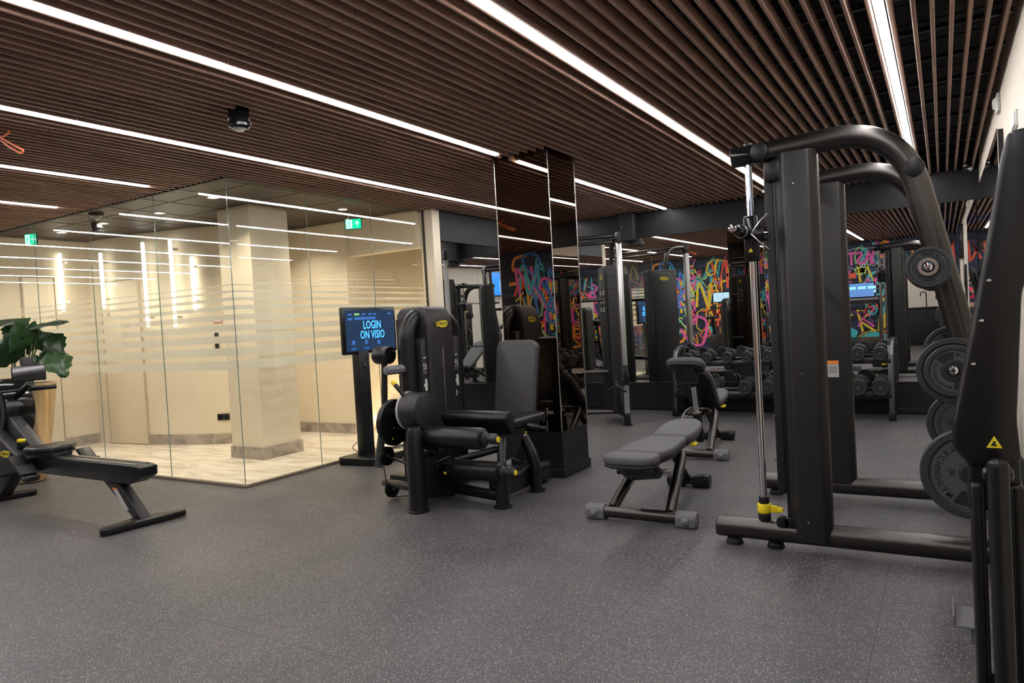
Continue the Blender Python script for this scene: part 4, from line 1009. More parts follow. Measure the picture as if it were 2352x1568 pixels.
# upper roller
def roller(x0, x1, y, z, r, tipx):
    g = G(); g.lathe([(0, 0), (r*.75, 0), (r*.97, .012), (r, .03), (r, x1-x0-.03), (r*.97, x1-x0-.012), (r*.7, x1-x0), (0, x1-x0)], (x0, y, z), (1, 0, 0), 36); ro = part('roller_pad', g, VINYL)
    g = G(); g.lathe([(r*.72, -.002), (r*.78, .006), (r*.60, .010)], (x1, y, z), (1, 0, 0), 9); part('seam_pleats', g, DARK, ro)
    g = G(); g.lathe([(0, -.01), (r*.66, -.008), (r*.68, .012), (r*.42, .028), (r*.30, .034), (r*.28, .05), (r*.42, .056), (r*.44, .10), (r*.3, .112), (0, .112)], (x1, y, z), (1, 0, 0), 26); en = part('roller_hub', g, SHROUD, ro)
    g = G(); g.lathe([(0, .119), (r*.26, .117), (r*.30, .108)], (x1, y, z), (1, 0, 0), 22); part('yellow_cap', g, YELLOW, ro)
    g = G(); g.cyl((x0-.09, y, z), (x0, y, z), .018); part('roller_shaft', g, STEEL, ro)
roller(-3.20, -2.70, 3.98, .518, .076, 0)
roller(-3.13, -2.67, 4.13, .262, .070, 0)
g = G(); g.cyl((-3.285, 3.99, .56), (-3.265, 3.99, .56), .075, n=34, bev=.003); sd = part('selector_disc', g, BLACK)
g = G(); g.lathe([(.073, 0), (.076, 0), (.076, .004), (.073, .004)], (-3.266, 3.99, .56), (1, 0, 0), 34); part('selector_rim', g, STEEL, sd)
screws([(-3.264, 3.99+.055*math.cos(a), .56+.055*math.sin(a)) for a in (.3, .8, 1.3, 1.8, 2.3, 2.8)], (1, 0, 0), sd, .004)
g = G(); g.tube([(-3.26, 3.99, .50), (-3.20, 4.02, .34), (-3.17, 4.05, .28)], .022, 12); g.cyl((-3.26, 4.0, .405), (-3.13, 4.0, .405), .028, bev=.004); part('upper_roller_arm', g, BLACK)
g = G(); g.cyl((-3.24, 4.09, .305), (-3.06, 4.09, .305), .032, bev=.006); g.cyl((-3.08, 4.09, .305), (-3.05, 4.09, .305), .042, bev=.006); g.tube([(-3.08, 4.10, .315), (-2.86, 4.34, .37), (-2.76, 4.42, .37)], .026, 12); part('lower_roller_arm', g, BLACK)
g = G(); g.tube([(-3.20, 4.02, .31), (-3.06, 4.06, .37)], .004, 6); part('spring_cable', g, STEEL)
for p in ((-3.19, 4.0, .45), (-3.12, 4.06, .245)):
    g = G(); g.cyl(p, (p[0]+.02, p[1]-.01, p[2]-.006), .008, bev=.002); part('yellow_tab', g, YELLOW)
g = G(); g.cyl((-3.05, 4.30, .395), (-3.02, 4.29, .395), .016, bev=.004); g.cyl((-3.08, 4.31, .395), (-3.05, 4.30, .395), .006); part('yellow_pin', g, YELLOW)
# seat
prof = [(4.215, .60), (4.225, .635), (4.25, .66), (4.29, .668), (4.34, .655), (4.40, .63), (4.40, .56), (4.33, .535), (4.24, .565)]
prof = [(4.205, .615), (4.215, .645), (4.24, .665), (4.27, .67), (4.305, .66), (4.33, .63), (4.335, .60), (4.31, .50), (4.29, .50), (4.225, .585)]
g = G(); g.prism(prof, 'x', -3.235, -2.665, .012, 3); part('thigh_pad', g, VINYL, smooth_angle=1.0)
g = G(); g.box((-3.10, 4.32, .53), (-2.66, 4.80, .605), .034, 4); part('seat_pad', g, VINYL)
g = G(); g.box((-3.02, 4.30, .50), (-2.70, 4.76, .535), .006); g.prism([(4.28, .50), (4.62, .50), (4.45, .30), (4.32, .30)], 'x', -2.80, -2.74, .006); part('seat_frame', g, BLACK)
g = G(); g.tube(bend([(-2.76, 4.30, .46), (-2.70, 4.18, .30), (-2.70, 4.17, .26)], .05), .03, 14, flat=(1, 1.1)); part('seat_strut', g, BLACK)
piv = Vector((-2.91, 4.73, .60)); Rb = Matrix.Translation(piv) @ Matrix.Rotation(math.radians(-9), 4, 'X') @ Matrix.Rotation(math.radians(4), 4, 'Z') @ Matrix.Translation(-piv)
bp_ = [(-3.075, .585), (-3.06, .57), (-2.755, .57), (-2.738, .585), (-2.725, 1.11), (-2.745, 1.15), (-2.78, 1.165), (-3.02, 1.165), (-3.055, 1.15), (-3.075, 1.11)]
g = G(); g.prism(bp_, 'y', 4.71, 4.765, .018, 4); g.xf(Rb); part('backrest', g, PADG, smooth_angle=1.0)
g = G(); g.prism([(x, z) for x, z in bp_], 'y', 4.768, 4.79, .006, 2); g.xf(Rb); part('backrest_shell', g, BLACK)
g = G(); g.tube([(-2.91, 4.82, .95), (-2.91, 4.80, .50), (-2.91, 4.70, .40)], .03); part('backrest_post', g, BLACK)
for s_ in (0,):
    g = G(); g.cyl((-2.70, 4.50, .535), (-2.57, 4.52, .515), .022, bev=.005); hd = part('hand_grip', g, VINYL)
    g = G(); g.cyl((-2.57, 4.52, .515), (-2.51, 4.53, .508), .015, bev=.004); g.tube([(-2.70, 4.50, .535), (-2.76, 4.52, .50)], .014); part('grip_bar', g, BLACK, hd)
    g = G(); g.lathe([(0, .002), (.008, .001), (.010, -.004)], (-2.703, 4.485, .54), (-.2, -1, .2), 12); part('grip_bolt', g, CHROME, hd)
# right posts
g = G(); g.lathe([(0, 0), (.060, 0), (.066, .004), (.066, .010), (.05, .016)], (-2.70, 4.17, 0), (0, 0, 1), 28); g.lathe([(.05, .014), (.045, .27), (.04, .30), (0, .30)], (-2.70, 4.17, 0)); part('middle_post', g, BLACK)
g = G(); g.lathe([(0, 0), (.062, 0), (.07, .004), (.07, .010), (.054, .016)], (-2.71, 4.67, 0), (0, 0, 1), 28); g.tube(bend([(-2.71, 4.67, .012), (-2.715, 4.67, .25), (-2.80, 4.66, .41)], .12, 8), [.05]*4+[.048]*4+[.044]*3 if False else .046, 20); part('rear_post', g, BLACK)
g = G(); g.cyl((-2.79, 4.66, .40), (-2.80, 4.66, .435), .030, bev=.003); cl_ = part('post_clamp', g, STEEL)
g = G(); g.cyl((-2.80, 4.66, .435), (-2.802, 4.66, .458), .034, bev=.008); part('yellow_knob', g, YELLOW, cl_)
g = G(); g.cyl((-2.80, 4.665, .15), (-2.80, 5.0, .13), .045); g.box((-2.84, 4.20, .04), (-2.74, 4.66, .20), .02, 3); part('right_beam', g, BLACK)
g = G(); g.cyl((-3.42, 4.28, .105), (-2.70, 4.17, .090), .030); part('cross_bar', g, BLACK)
g = G(); g.cyl((-3.42, 4.33, .055), (-2.72, 4.22, .045), .022); part('cross_bar', g, STEEL if False else BLACK)
g = G(); g.box((-3.95, 4.40, .03), (-3.40, 5.0, .10), .01); g.box((-3.6, 4.85, .02), (-2.75, 5.02, .11), .02); part('base_frame', g, BLACK)
for (x, y) in ((-3.05, 4.93), (-3.9, 4.45), (-3.9, 4.95), (-3.5, 4.45)):
    g = G(); g.cyl((x, y, 0), (x, y, .03), .045, bev=.005); part('foot', g, BLACK)
g = G(); g.tube([(-2.70, 4.3, .33), (-2.74, 4.56, .24), (-2.76, 4.62, .235)], .005, 8); g.tube([(-2.76+.012*math.cos(a), 4.6, .22+.022*math.sin(a)) for a in [i*PI/8 for i in range(16)]], .004, 8, closed=True); part('adjust_cable', g, STEEL)
g = G(); g.cyl((-2.66, 4.30, .20), (-2.74, 4.62, .20), .016); part('pivot_rod', g, BLACK)
g = G(); g.box((-3.20, 4.50, .36), (-3.195, 4.545, .46)); part('safety_label', g, LABELM)
g = G(); g.box((-3.199, 4.50, .445), (-3.193, 4.545, .46)); part('orange_strip', g, mat('orange_print', (.75, .22, .03), .5))

# ------------------------------------------------------------------ kiosk with touch screen
KS = thing('screen_kiosk', 'black floor stand with a wide screen reading LOGIN ON VISIO, beside the glass wall', 'screen', (-4.95, 5.2, 0))
g = G(); g.prism([(-5.12, 4.985), (-5.09, 4.965), (-4.74, 5.0), (-4.70, 5.03), (-4.70, 5.50), (-5.12, 5.50)], 'z', .004, .075, .012, 3); obj('base_plate', g, BLACK, KS)
g = G(); g.box((-4.99, 5.12, .07), (-4.90, 5.27, 1.14), .006); po = obj('post', g, BLACK, KS)
g = G(); g.box((-4.902, 5.17, .93), (-4.896, 5.225, 1.01), .002); obj('card_reader', g, DARK, po)
g = G(); g.lathe([(0, .002), (.006, .001), (.007, 0)], (-4.896, 5.197, .965), (1, 0, 0), 12); obj('lock', g, CHROME, po)
sc_y0, sc_y1, sc_z0, sc_z1, sx_ = 4.935, 5.70, 1.075, 1.535, -4.90
g = G(); g.box((sx_-.05, sc_y0, sc_z0), (sx_, sc_y1, sc_z1), .014, 3); fr = obj('screen_housing', g, BLACKG, KS)
g = G(); g.box((sx_+.0002, sc_y0+.028, sc_z0+.028), (sx_+.0022, sc_y1-.028, sc_z1-.03)); obj('screen', g, mat('screen_on', (.01, .012, .02), .08, emit=(.03, .07, .16), estr=.55), KS)
BLUEM = mat('screen_blue', (.02, .2, .6), .3, emit=(.07, .42, 1.0), estr=1.6)
BLUEM2 = mat('screen_blue_dim', (.02, .1, .3), .3, emit=(.04, .16, .5), estr=.7)
GRNM = mat('screen_green', (.2, .5, .1), .3, emit=(.25, .55, .12), estr=.8)
R = face_rot((1, 0, 0))
g = G(); g.text('LOGIN', (sx_+.004, 5.335, 1.355), R, .115, .001, sx=.74, bold=.0016, spacing=1.0); g.text('ON VISIO', (sx_+.004, 5.335, 1.258), R, .115, .001, sx=.70, bold=.0016, spacing=1.04); obj('screen_text', g, BLUEM, KS)
g = G(); random.seed(4)
for i, y in enumerate((5.03, 5.22, 5.31, 5.38, 5.60)): g.obox((sx_+.003, y, 1.465), (.05, .016, .001), R)
g.obox((sx_+.003, 5.03, 1.42), (.065, .022, .001), R); g.obox((sx_+.003, 5.24, 1.425), (.30, .026, .001), R)
for (y, z) in ((5.06, 1.19), (5.24, 1.19), (5.42, 1.18), (5.06, 1.13), (5.24, 1.13), (5.42, 1.125)): g.obox((sx_+.003, y, z), (.07 if z < 1.15 else .04, .014 if z < 1.15 else .04, .001), R)
obj('screen_tiles', g, BLUEM2, KS)
g = G(); g.obox((sx_+.0035, 5.125, 1.465), (.07, .018, .001), R); obj('green_tile', g, GRNM, KS)
g = G(); g.lathe([(0, .002), (.018, .0015), (.019, 0)], (sx_+.001, 5.335, 1.089), (1, 0, 0), 20); obj('maker_oval', g, LABELM, KS)
g = G(); g.tube(bend([(-5.05, 5.2, .08), (-5.10, 5.15, .14), (-5.03, 5.17, .20), (-4.99, 5.2, .20)], .03), .004, 6); obj('power_cable', g, DARK, KS)

# ------------------------------------------------------------------ rowing machine
RW = thing('rowing_machine', 'black rowing machine with a long seat rail pointing right, at the left edge', 'rowing machine', (-6.0, 2.9, 0))
def rp_(name, g, m, p=None, **k): return obj(name, g, m, p or RW, **k)
g = G(); g.prism([(-4.865, .36), (-4.86, .425), (-4.93, .437), (-6.35, .44), (-6.35, .30), (-5.0, .30)], 'y', 2.83, 2.97, .008, 3); rp_('seat_rail', g, BLACK)
g = G(); g.box((-6.3, 2.85, .437), (-4.93, 2.87, .443)); g.box((-6.3, 2.93, .437), (-4.93, 2.95, .443)); rp_('rail_strips', g, STEEL)
g = G(); g.prism([(-5.42, .31), (-5.22, .31), (-4.92, .045), (-5.04, .045)], 'y', 2.86, 2.94, .01, 3); lg = rp_('rear_leg', g, SHROUD)
g = G(); sl_ = Vector((-.30, 0, .265)).normalized()
g.prism([(-5.265, .24), (-5.205, .24), (-5.075, .10), (-5.135, .10)], 'y', 2.8585, 2.8595); lb_ = rp_('safety_label', g, LABELM)
g = G(); g.prism([(-5.28, .252), (-5.218, .252), (-5.205, .24), (-5.267, .24)], 'y', 2.8583, 2.8593); rp_('orange_strip', g, mat('orange_print', (.75, .22, .03), .5), lb_)
g = G(); g.prism([(-4.99, 2.595), (-4.93, 2.57), (-4.90, 2.60), (-4.88, 2.86), (-4.845, 3.15), (-4.88, 3.18), (-4.92, 3.15), (-5.03, 2.95), (-5.04, 2.85)], 'z', .008, .05, .008, 2); rp_('rear_foot', g, BLACK)
# body
g = G(); g.prism([(-7.35, .20), (-6.95, .22), (-6.36, .33), (-6.32, .42), (-6.50, .48), (-7.0, .74), (-7.3, .85), (-7.45, .6)], 'y', 2.745, 2.86, .02, 3); bd = rp_('body_shell', g, SHROUD)
g = G(); g.prism([(-6.30, .44), (-6.37, .51), (-6.98, .90), (-7.08, .84), (-6.46, .42)], 'y', 2.84, 2.94, .015, 3); rp_('slanted_beam', g, mat('graphite', (.028, .028, .031), .4))
g = G(); g.cyl((-7.0, 2.82, .79), (-7.0, 3.06, .79), .27, n=48, bev=.03); fw_ = rp_('flywheel_cover', g, BLACKG)
g = G(); g.lathe([(.18, 0), (.245, .006), (.255, .004), (.255, 0)], (-7.0, 2.82, .79), (0, -1, 0), 48); rp_('cover_ring', g, SHROUD, fw_)
badge('badge', (-6.62, 2.743, .455), (0, -1, 0), .18, RW)
g = G(); g.prism([(-6.95, .26), (-6.75, .26), (-7.02, .03), (-7.20, .03)], 'y', 2.84, 2.94, .01, 2); rp_('front_leg', g, BLACK)
g = G(); g.prism([(-7.22, 2.66), (-7.12, 2.62), (-7.02, 2.9), (-6.98, 3.12), (-7.06, 3.16), (-7.2, 2.95)], 'z', .006, .045, .008, 2); rp_('front_foot', g, BLACK)
g = G(); g.cyl((-6.52, 2.84, .50), (-6.52, 2.84, .545), .045, bev=.006); kb = rp_('resistance_knob', g, BLACK)
g = G(); g.cyl((-6.52, 2.84, .545), (-6.52, 2.84, .57), .044, bev=.006); rp_('yellow_top', g, YELLOW, kb)
# seat
g = G()
sp = [(-6.30, 2.72), (-6.22, 2.68), (-6.05, 2.70), (-5.97, 2.80), (-5.95, 2.90), (-5.97, 3.0), (-6.05, 3.10), (-6.22, 3.12), (-6.30, 3.08), (-6.27, 2.9)]
sp = [(-6.34, 2.70), (-6.24, 2.64), (-6.04, 2.66), (-5.93, 2.78), (-5.96, 2.90), (-5.93, 3.02), (-6.04, 3.14), (-6.24, 3.16), (-6.34, 3.10), (-6.29, 2.9)]
sp = [(-6.20+(x+6.14)*.80, 2.9+(y-2.9)*.66) for x, y in sp]
g.prism(sp, 'z', .475, .525, .022, 4); st_ = rp_('seat', g, VINYL, smooth_angle=1.1)
g = G(); g.prism([(x*.96-.245, y*.93+.203) for x, y in sp], 'z', .458, .476, .004); g.box((-6.24, 2.82, .43), (-6.04, 2.98, .465), .006); rp_('seat_carriage', g, BLACK, st_)
for s_, yy in ((-1, 2.70), (1, 3.10)):
    g = G(); c = Vector((-6.22 if s_ < 0 else -6.0, yy, .37))
    Rf = Matrix.Rotation(math.radians(38), 3, 'Y')
    g.obox(c, (.30, .115, .022), Rf, .01, 3); fp = rp_('foot_rest', g, BLACK)
    g = G(); g.obox(c+Rf @ Vector((.04, 0, .022)), (.10, .125, .014), Rf, .006, 2); g.obox(c+Rf @ Vector((.14, 0, .02)), (.03, .10, .05), Rf, .008, 2); rp_('foot_strap', g, RUBBER, fp)
    g = G(); g.cyl((-6.25, 2.9, .33), (-6.25, yy, .36), .02); rp_('foot_axle', g, BLACK, fp)
# handle, arm and phone
g = G(); g.tube(bend([(-6.92, 2.42, .93), (-6.76, 2.72, .955), (-6.64, 2.90, .965), (-6.53, 3.08, .972)], .1), .012, 12); hb = rp_('handlebar', g, BLACK)
g = G(); g.cyl((-6.63, 2.93, .967), (-6.505, 3.12, .974), .0185, bev=.005); rp_('rubber_grip', g, VINYL, hb)
g = G(); g.cyl((-6.94, 2.39, .927), (-6.80, 2.65, .95), .0185, bev=.005); rp_('rubber_grip', g, VINYL, hb)
g = G(); g.tube([(-6.95, 2.92, .83), (-6.62, 2.92, .97), (-6.50, 2.92, 1.02)], .024, 12, flat=(1, 1.3)); rp_('console_arm', g, BLACK)
g = G(); g.obox((-6.52, 2.92, 1.105), (.02, .24, .13), (0, -.12, -.42), .012, 3); cs = rp_('console', g, BLACKG)
g = G(); g.obox((-6.5098, 2.9155, 1.1065), (.001, .22, .11), (0, -.12, -.42)); rp_('console_screen', g, SCREENM, cs)
g = G(); g.obox((-6.56, 2.93, 1.19), (.03, .085, .10), (0, -.12, -.42), .012, 3); rp_('phone_clip', g, SHROUD, cs)

# ------------------------------------------------------------------ potted plant
PT = thing('potted_plant', 'tall champagne planter with large heart shaped green leaves behind the rowing machine', 'plant', (-7.77, 3.42, 0))
g = G(); g.lathe([(0, 0), (.125, 0), (.14, .01), (.18, .25), (.225, .52), (.262, .80), (.278, .94), (.282, .965), (.262, .968), (.258, .90), (0, .90)], (-7.77, 3.42, 0), (0, 0, 1), 48); obj('planter', g, POTM, PT)
g = G(); g.lathe([(0, .905), (.25, .905)], (-7.77, 3.42, 0)); obj('soil', g, SOIL, PT)
def leaf(tip_c, length, width, yaw, pitch, roll, m, root=(-7.77, 3.42, .9), droop=.25, seed=0):
    """heart shaped leaf; tip_c is where the stalk meets the blade"""
    rnd = random.Random(seed); bm = bmesh.new(); nu, nv = 14, 5; grid = []
    for i in range(nu+1):
        u = i/nu; x = (-.18+1.18*u)*length
        ww = width*.5*max(0, math.sin(PI*min(1, (u*.98+.02))**.62))**.8*(1-.25*u)
        row = []
        for j in range(-nv, nv+1):
            v = j/nv; y = v*ww
            if u < .16: x_ = x + (0.16-u)*length*(1-abs(abs(v)-.55)*1.9)*-.6+(.16-u)*length*.7*(1-min(1, abs(v)*3))
            else: x_ = x
            z = -droop*length*u*u - .10*length*abs(v)**1.5 + .035*length*abs(v) + .018*length*math.sin(u*16+abs(v)*3+seed)*abs(v)
            z += .02*length*(1-abs(v))**3*-1
            row.append(bm.verts.new((x_, y+.01*math.sin(u*23+seed)*v, z)))
        grid.append(row)
    for i in range(nu):
        for j in range(2*nv): bm.faces.new((grid[i][j], grid[i+1][j], grid[i+1][j+1], grid[i][j+1]))
    ext = bmesh.ops.solidify(bm, geom=list(bm.faces), thickness=.003)
    for f in bm.faces: f.smooth = True
    g = G(); me = bpy.data.meshes.new('t'); bm.to_mesh(me); bm.free()
    M = Matrix.Translation(Vector(tip_c)) @ Euler((roll, pitch, yaw), 'XYZ').to_matrix().to_4x4()
    me.transform(M); g.bm.from_mesh(me); bpy.data.meshes.remove(me)
    lf = obj('leaf', g, m, PT, smooth_angle=1.2)
    r0 = Vector(root)+Vector((rnd.uniform(-.05, .05), rnd.uniform(-.05, .05), 0)); t0 = Vector(tip_c); mid = (r0+t0)/2+Vector((0, 0, .12*(t0-r0).length)); 
    g = G(); g.tube([r0*(1-k)*(1-k)+mid*2*k*(1-k)+t0*k*k for k in [i/8 for i in range(9)]], [.011-.006*i/8 for i in range(9)], 8); obj('leaf_stalk', g, STEM, lf)
def leaf_at(base, tip, n, width, m, droop, seed):
    """leaf from its stalk joint to its tip, n is the way its face looks"""
    x = Vector(tip)-Vector(base); Lg = x.length; x.normalize(); n = Vector(n); z = (n-x*n.dot(x)).normalized(); y = z.cross(x)
    leaf(base, Lg, width, Matrix((x, y, z)).transposed().to_euler('XYZ').z, Matrix((x, y, z)).transposed().to_euler('XYZ').y, Matrix((x, y, z)).transposed().to_euler('XYZ').x, m, droop=droop, seed=seed)
TOC = Vector((.88, -.44, .15))
leaf_at((-7.28, 3.40, 1.545), (-6.93, 3.46, 1.56), (.35, -.2, 1), .34, LEAF, .03, 1)
leaf_at((-7.70, 3.38, 1.59), (-8.05, 3.34, 1.635), (.3, -.25, 1), .30, LEAF, .05, 2)
leaf_at((-7.34, 3.30, 1.52), (-7.50, 3.18, 1.27), TOC+Vector((0, 0, .5)), .28, LEAF2, .08, 3)
leaf_at((-7.84, 3.38, 1.54), (-7.70, 3.34, 1.40), TOC, .18, LEAF2, .12, 4)
leaf_at((-7.10, 3.40, 1.40), (-6.90, 3.37, 1.26), (.7, -.75, .55), .21, LEAF, .10, 5)
leaf_at((-6.94, 3.32, 1.235), (-6.62, 3.25, 1.07), TOC+Vector((0, 0, .3)), .28, LEAF2, .05, 6)
leaf_at((-7.36, 3.40, 1.23), (-7.18, 3.38, 1.12), (.5, -.6, .7), .19, LEAF, .12, 7)
leaf_at((-7.46, 3.24, 1.38), (-7.74, 3.16, 1.13), TOC+Vector((0, 0, .35)), .29, LEAF, .08, 8)
leaf_at((-7.80, 3.28, 1.38), (-8.06, 3.22, 1.24), TOC+Vector((0, 0, .6)), .26, LEAF2, .12, 9)
leaf_at((-7.50, 3.50, 1.42), (-7.40, 3.54, 1.22), TOC, .22, LEAF, .10, 10)
leaf_at((-7.64, 3.50, 1.46), (-7.74, 3.46, 1.24), TOC, .19, LEAF, .10, 11)

# ------------------------------------------------------------------ exit signs
GREEN = mat('exit_green', (.0, .45, .25), .4, emit=(.0, .62, .33), estr=1.5)
CYANW = mat('exit_white', (.7, .95, .95), .4, emit=(.55, 1.0, .95), estr=1.8)
def exit_sign(cx, cy, cz, w_, h_, yaw, arrow, label):
    t = thing('exit_sign', label, 'exit sign', (cx, cy, cz-h_/2))
    R = Matrix.Rotation(yaw, 3, 'Z') @ face_rot((0, -1, 0)); c = Vector((cx, cy, cz)); x, y, z = [R.col[i] for i in range(3)]
    g = G(); g.obox(c, (w_, h_, .02), R, .003); bx_ = obj('housing', g, DARK, t)
    g = G(); g.obox(c+z*.0105, (w_*.96, h_*.92, .002), R); obj('green_panel', g, GREEN, t)
    g = G(); o = c+z*.0125; s_ = h_
    g.obox(o-x*w_*.25, (w_*.36, h_*.80, .0008), R); obj('doorway', g, CYANW, t)
    g = G(); o2 = o-x*w_*.25+z*.001
    g.obox(o2+y*s_*.25, (s_*.11, s_*.11, .0008), R)
    for (dx, dy, l, a) in ((0, .07, .26, 1.25), (.08, .10, .2, -.4), (-.09, .08, .18, .7), (.06, -.14, .24, -1.0), (.10, -.26, .15, 1.3), (-.08, -.17, .28, .9)):
        g.obox(o2+x*s_*dx+y*s_*dy, (s_*l, s_*.07, .0008), R @ Euler((0, 0, a)).to_matrix())
    obj('running_figure', g, GREEN, t)
    g = G(); o3 = o+x*w_*.24; A = Euler((0, 0, arrow)).to_matrix()
    g.obox(o3, (s_*.42, s_*.07, .001), R @ A)
    for sg in (-1, 1): g.obox(o3+R @ A @ Vector((s_*.12, sg*s_*.10, 0)), (s_*.32, s_*.07, .001), R @ A @ Euler((0, 0, -sg*.75)).to_matrix())
    obj('arrow', g, CYANW, t)
    g = G(); 
    for sx in (-.3, .3): g.cyl(c+x*w_*sx+y*h_*.5, Vector((c.x+x.x*w_*sx, c.y+x.y*w_*sx, LZ)), .003, n=6)
    obj('hanger_wires', g, STEEL, t)
exit_sign(-8.78, 4.06, 2.545, .155, .130, .35, 0, 'green exit sign with an arrow pointing right, at the far left')
exit_sign(-5.60, 5.90, 2.50, .185, .115, .45, PI/2, 'green exit sign with an upward arrow, above the lobby')
# lobby wall fittings
t = thing('wall_socket', 'black double socket low on the curved lobby wall', 'socket', (-7.55, 5.63, .3))
Rw = Matrix.Rotation(.55, 3, 'Z') @ face_rot((0, -1, 0)); c = Vector((-7.645, 5.562, .335))
g = G(); g.obox(c, (.15, .08, .012), Rw, .003); obj('plate', g, DARK, t)
for s_ in (-1, 1):
    g = G(); g.lathe([(0, 0), (.022, 0), (.024, .002), (.026, .002)], c+Rw.col[0]*s_*.036+Rw.col[2]*.006, Rw.col[2], 20); obj('outlet', g, BLACKG, t)
t = thing('fire_notice', 'small white notice with a red border on the lobby wall', 'sign', (-7.6, 5.6, 1.5)); c = Vector((-7.64, 5.567, 1.535))
g = G(); g.obox(c, (.10, .065, .006), Rw); obj('red_border', g, RED, t)
g = G(); g.obox(c+Rw.col[2]*.0035, (.084, .048, .002), Rw); obj('white_face', g, WHITEP, t)
g = G()
for i in (-1, 0, 1): g.obox(c+Rw.col[2]*.005+Rw.col[0]*.016*i, (.010, .012, .001), Rw)
obj('print', g, INK, t)
t = thing('intercom', 'black slanted intercom handset on the lobby wall beside the column', 'intercom', (-7.6, 5.6, 1.15)); c = Vector((-7.66, 5.55, 1.25))
g = G(); g.obox(c, (.045, .26, .03), Rw, .008); obj('handset', g, DARK, t)
# ------------------------------------------------------------------ what the mirrors show behind the photographer
GC = {'red': (.85, .10, .05), 'yellow': (.88, .62, .03), 'pink': (.80, .12, .42), 'cyan': (.06, .50, .56), 'blue': (.05, .22, .60), 'green': (.32, .62, .22), 'orange': (.90, .32, .04), 'white': (.75, .75, .72)}
GM = {k: mat('paint_'+k, v, .55) for k, v in GC.items()}
MU = thing('graffiti_mural', 'bright graffiti mural on a navy wall, seen in the mirrors', 'mural', (-4, BY, 0))
wy = BY+.004
strokes = {k: G() for k in GC}
def stroke(c, pts, w_=.022, closed=False):
    P3 = [Vector((p[0], wy, p[1])) for p in pts]
    strokes[c].tube(P3, w_, 6, closed=closed, flat=(1, .12) if False else None)
def rib(c, pts, w_=.04, closed=False, dy=0):
    """flat painted line following points on the wall"""
    g = strokes[c]; t = bmesh.new(); n = len(pts); top = []
    for i in range(n):
        a = Vector(pts[(i-1) % n] if closed else pts[max(i-1, 0)]); b = Vector(pts[(i+1) % n] if closed else pts[min(i+1, n-1)]); d = (b-a).normalized() if (b-a).length > 0 else Vector((1, 0))
        nn = Vector((-d.y, d.x))*w_/2; p = Vector(pts[i])
        q = [(p+nn), (p-nn)]
        top.append([t.verts.new((v.x, wy+.001+dy, v.y)) for v in q]+[t.verts.new((v.x, wy+.004+dy, v.y)) for v in q])
    for i in range(n if closed else n-1):
        a = top[i]; b = top[(i+1) % n]
        t.faces.new((a[2], b[2], b[3], a[3])); t.faces.new((a[0], b[0], b[2], a[2])); t.faces.new((a[1], a[3], b[3], b[1]))
    g._addmesh(t, None, False)
def curve(pts, n=6):
    P_ = [Vector(p) for p in pts]; out = []
    for i in range(len(P_)-1):
        p0, p1, p2, p3 = P_[max(i-1, 0)], P_[i], P_[i+1], P_[min(i+2, len(P_)-1)]
        for k in range(n):
            t = k/n; out.append(tuple(.5*((2*p1)+(-p0+p2)*t+(2*p0-5*p1+4*p2-p3)*t*t+(-p0+3*p1-3*p2+p3)*t**3)))
    out.append(tuple(P_[-1])); return out
def fill(c, pts, dy=0):
    g = strokes[c]; g.prism(pts, 'y', wy+.0005+dy, wy+.0025+dy)
rnd = random.Random(21)
glyphs = [[(0, 0), (.1, 1), (.3, .4), (.5, 1), (.6, 0)], [(0, 0), (0, 1), (.5, .8), (0, .5), (.5, 0)], [(.5, .9), (.1, .8), (.1, .5), (.5, .45), (.5, .1), (0, 0)],
          [(0, 1), (.25, 0), (.5, 1)], [(0, 0), (.3, 1), (.6, 0), (.45, .4), (.1, .4)], [(.5, .8), (.2, 1), (0, .5), (.2, 0), (.5, .2), (.5, .5), (.3, .5)], [(0, 1), (.5, 1), (0, 0), (.5, 0)],
          [(0, .2), (.2, 0), (.5, .1), (.5, .9), (.2, 1), (0, .8), (0, .2)], [(0, 0), (.0, 1), (.5, 0), (.5, 1)], [(.0, .1), (.3, .5), (.0, .9), (.3, .5), (.6, .9), (.3, .5), (.6, .1)]]
xw0, xw1 = -7.6, .32
cols = ['red', 'yellow', 'pink', 'cyan', 'blue', 'green', 'orange', 'yellow', 'red', 'pink', 'cyan']
for k in range(175):                       # dense scrawls
    c = rnd.choice(cols); x = rnd.uniform(xw0, xw1-.5); z = rnd.uniform(.05, 2.3); s_ = rnd.uniform(.28, .85)
    gl = rnd.choice(glyphs); sk = rnd.uniform(-.3, .3)
    pts = [(x+(p[0]+sk*p[1])*s_, z+p[1]*s_*rnd.uniform(.8, 1.1)) for p in gl]
    pts = [(min(max(px_, xw0), xw1), min(max(pz_, .03), 2.64)) for px_, pz_ in pts]
    rib(c, curve(pts, 5) if rnd.random() < .7 else pts, rnd.uniform(.028, .07), dy=.0003*(k % 12))
    if rnd.random() < .3: rib(c, [(x+.1*s_, z), (x+.1*s_, max(.03, z-rnd.uniform(.1, .3)))], .015)
for k in range(34):                        # filled blobs
    c = rnd.choice(['cyan', 'green', 'red', 'pink', 'blue', 'yellow']); x = rnd.uniform(xw0+.3, xw1-.3); z = rnd.uniform(.15, 2.4); r_ = rnd.uniform(.06, .16); n = rnd.choice([4, 5, 7, 12])
    fill(c, [(x+math.cos(2*PI*i/n+.3)*r_*rnd.uniform(.8, 1.3), z+math.sin(2*PI*i/n+.3)*r_*rnd.uniform(.7, 1.1)) for i in range(n)], dy=-.0004)
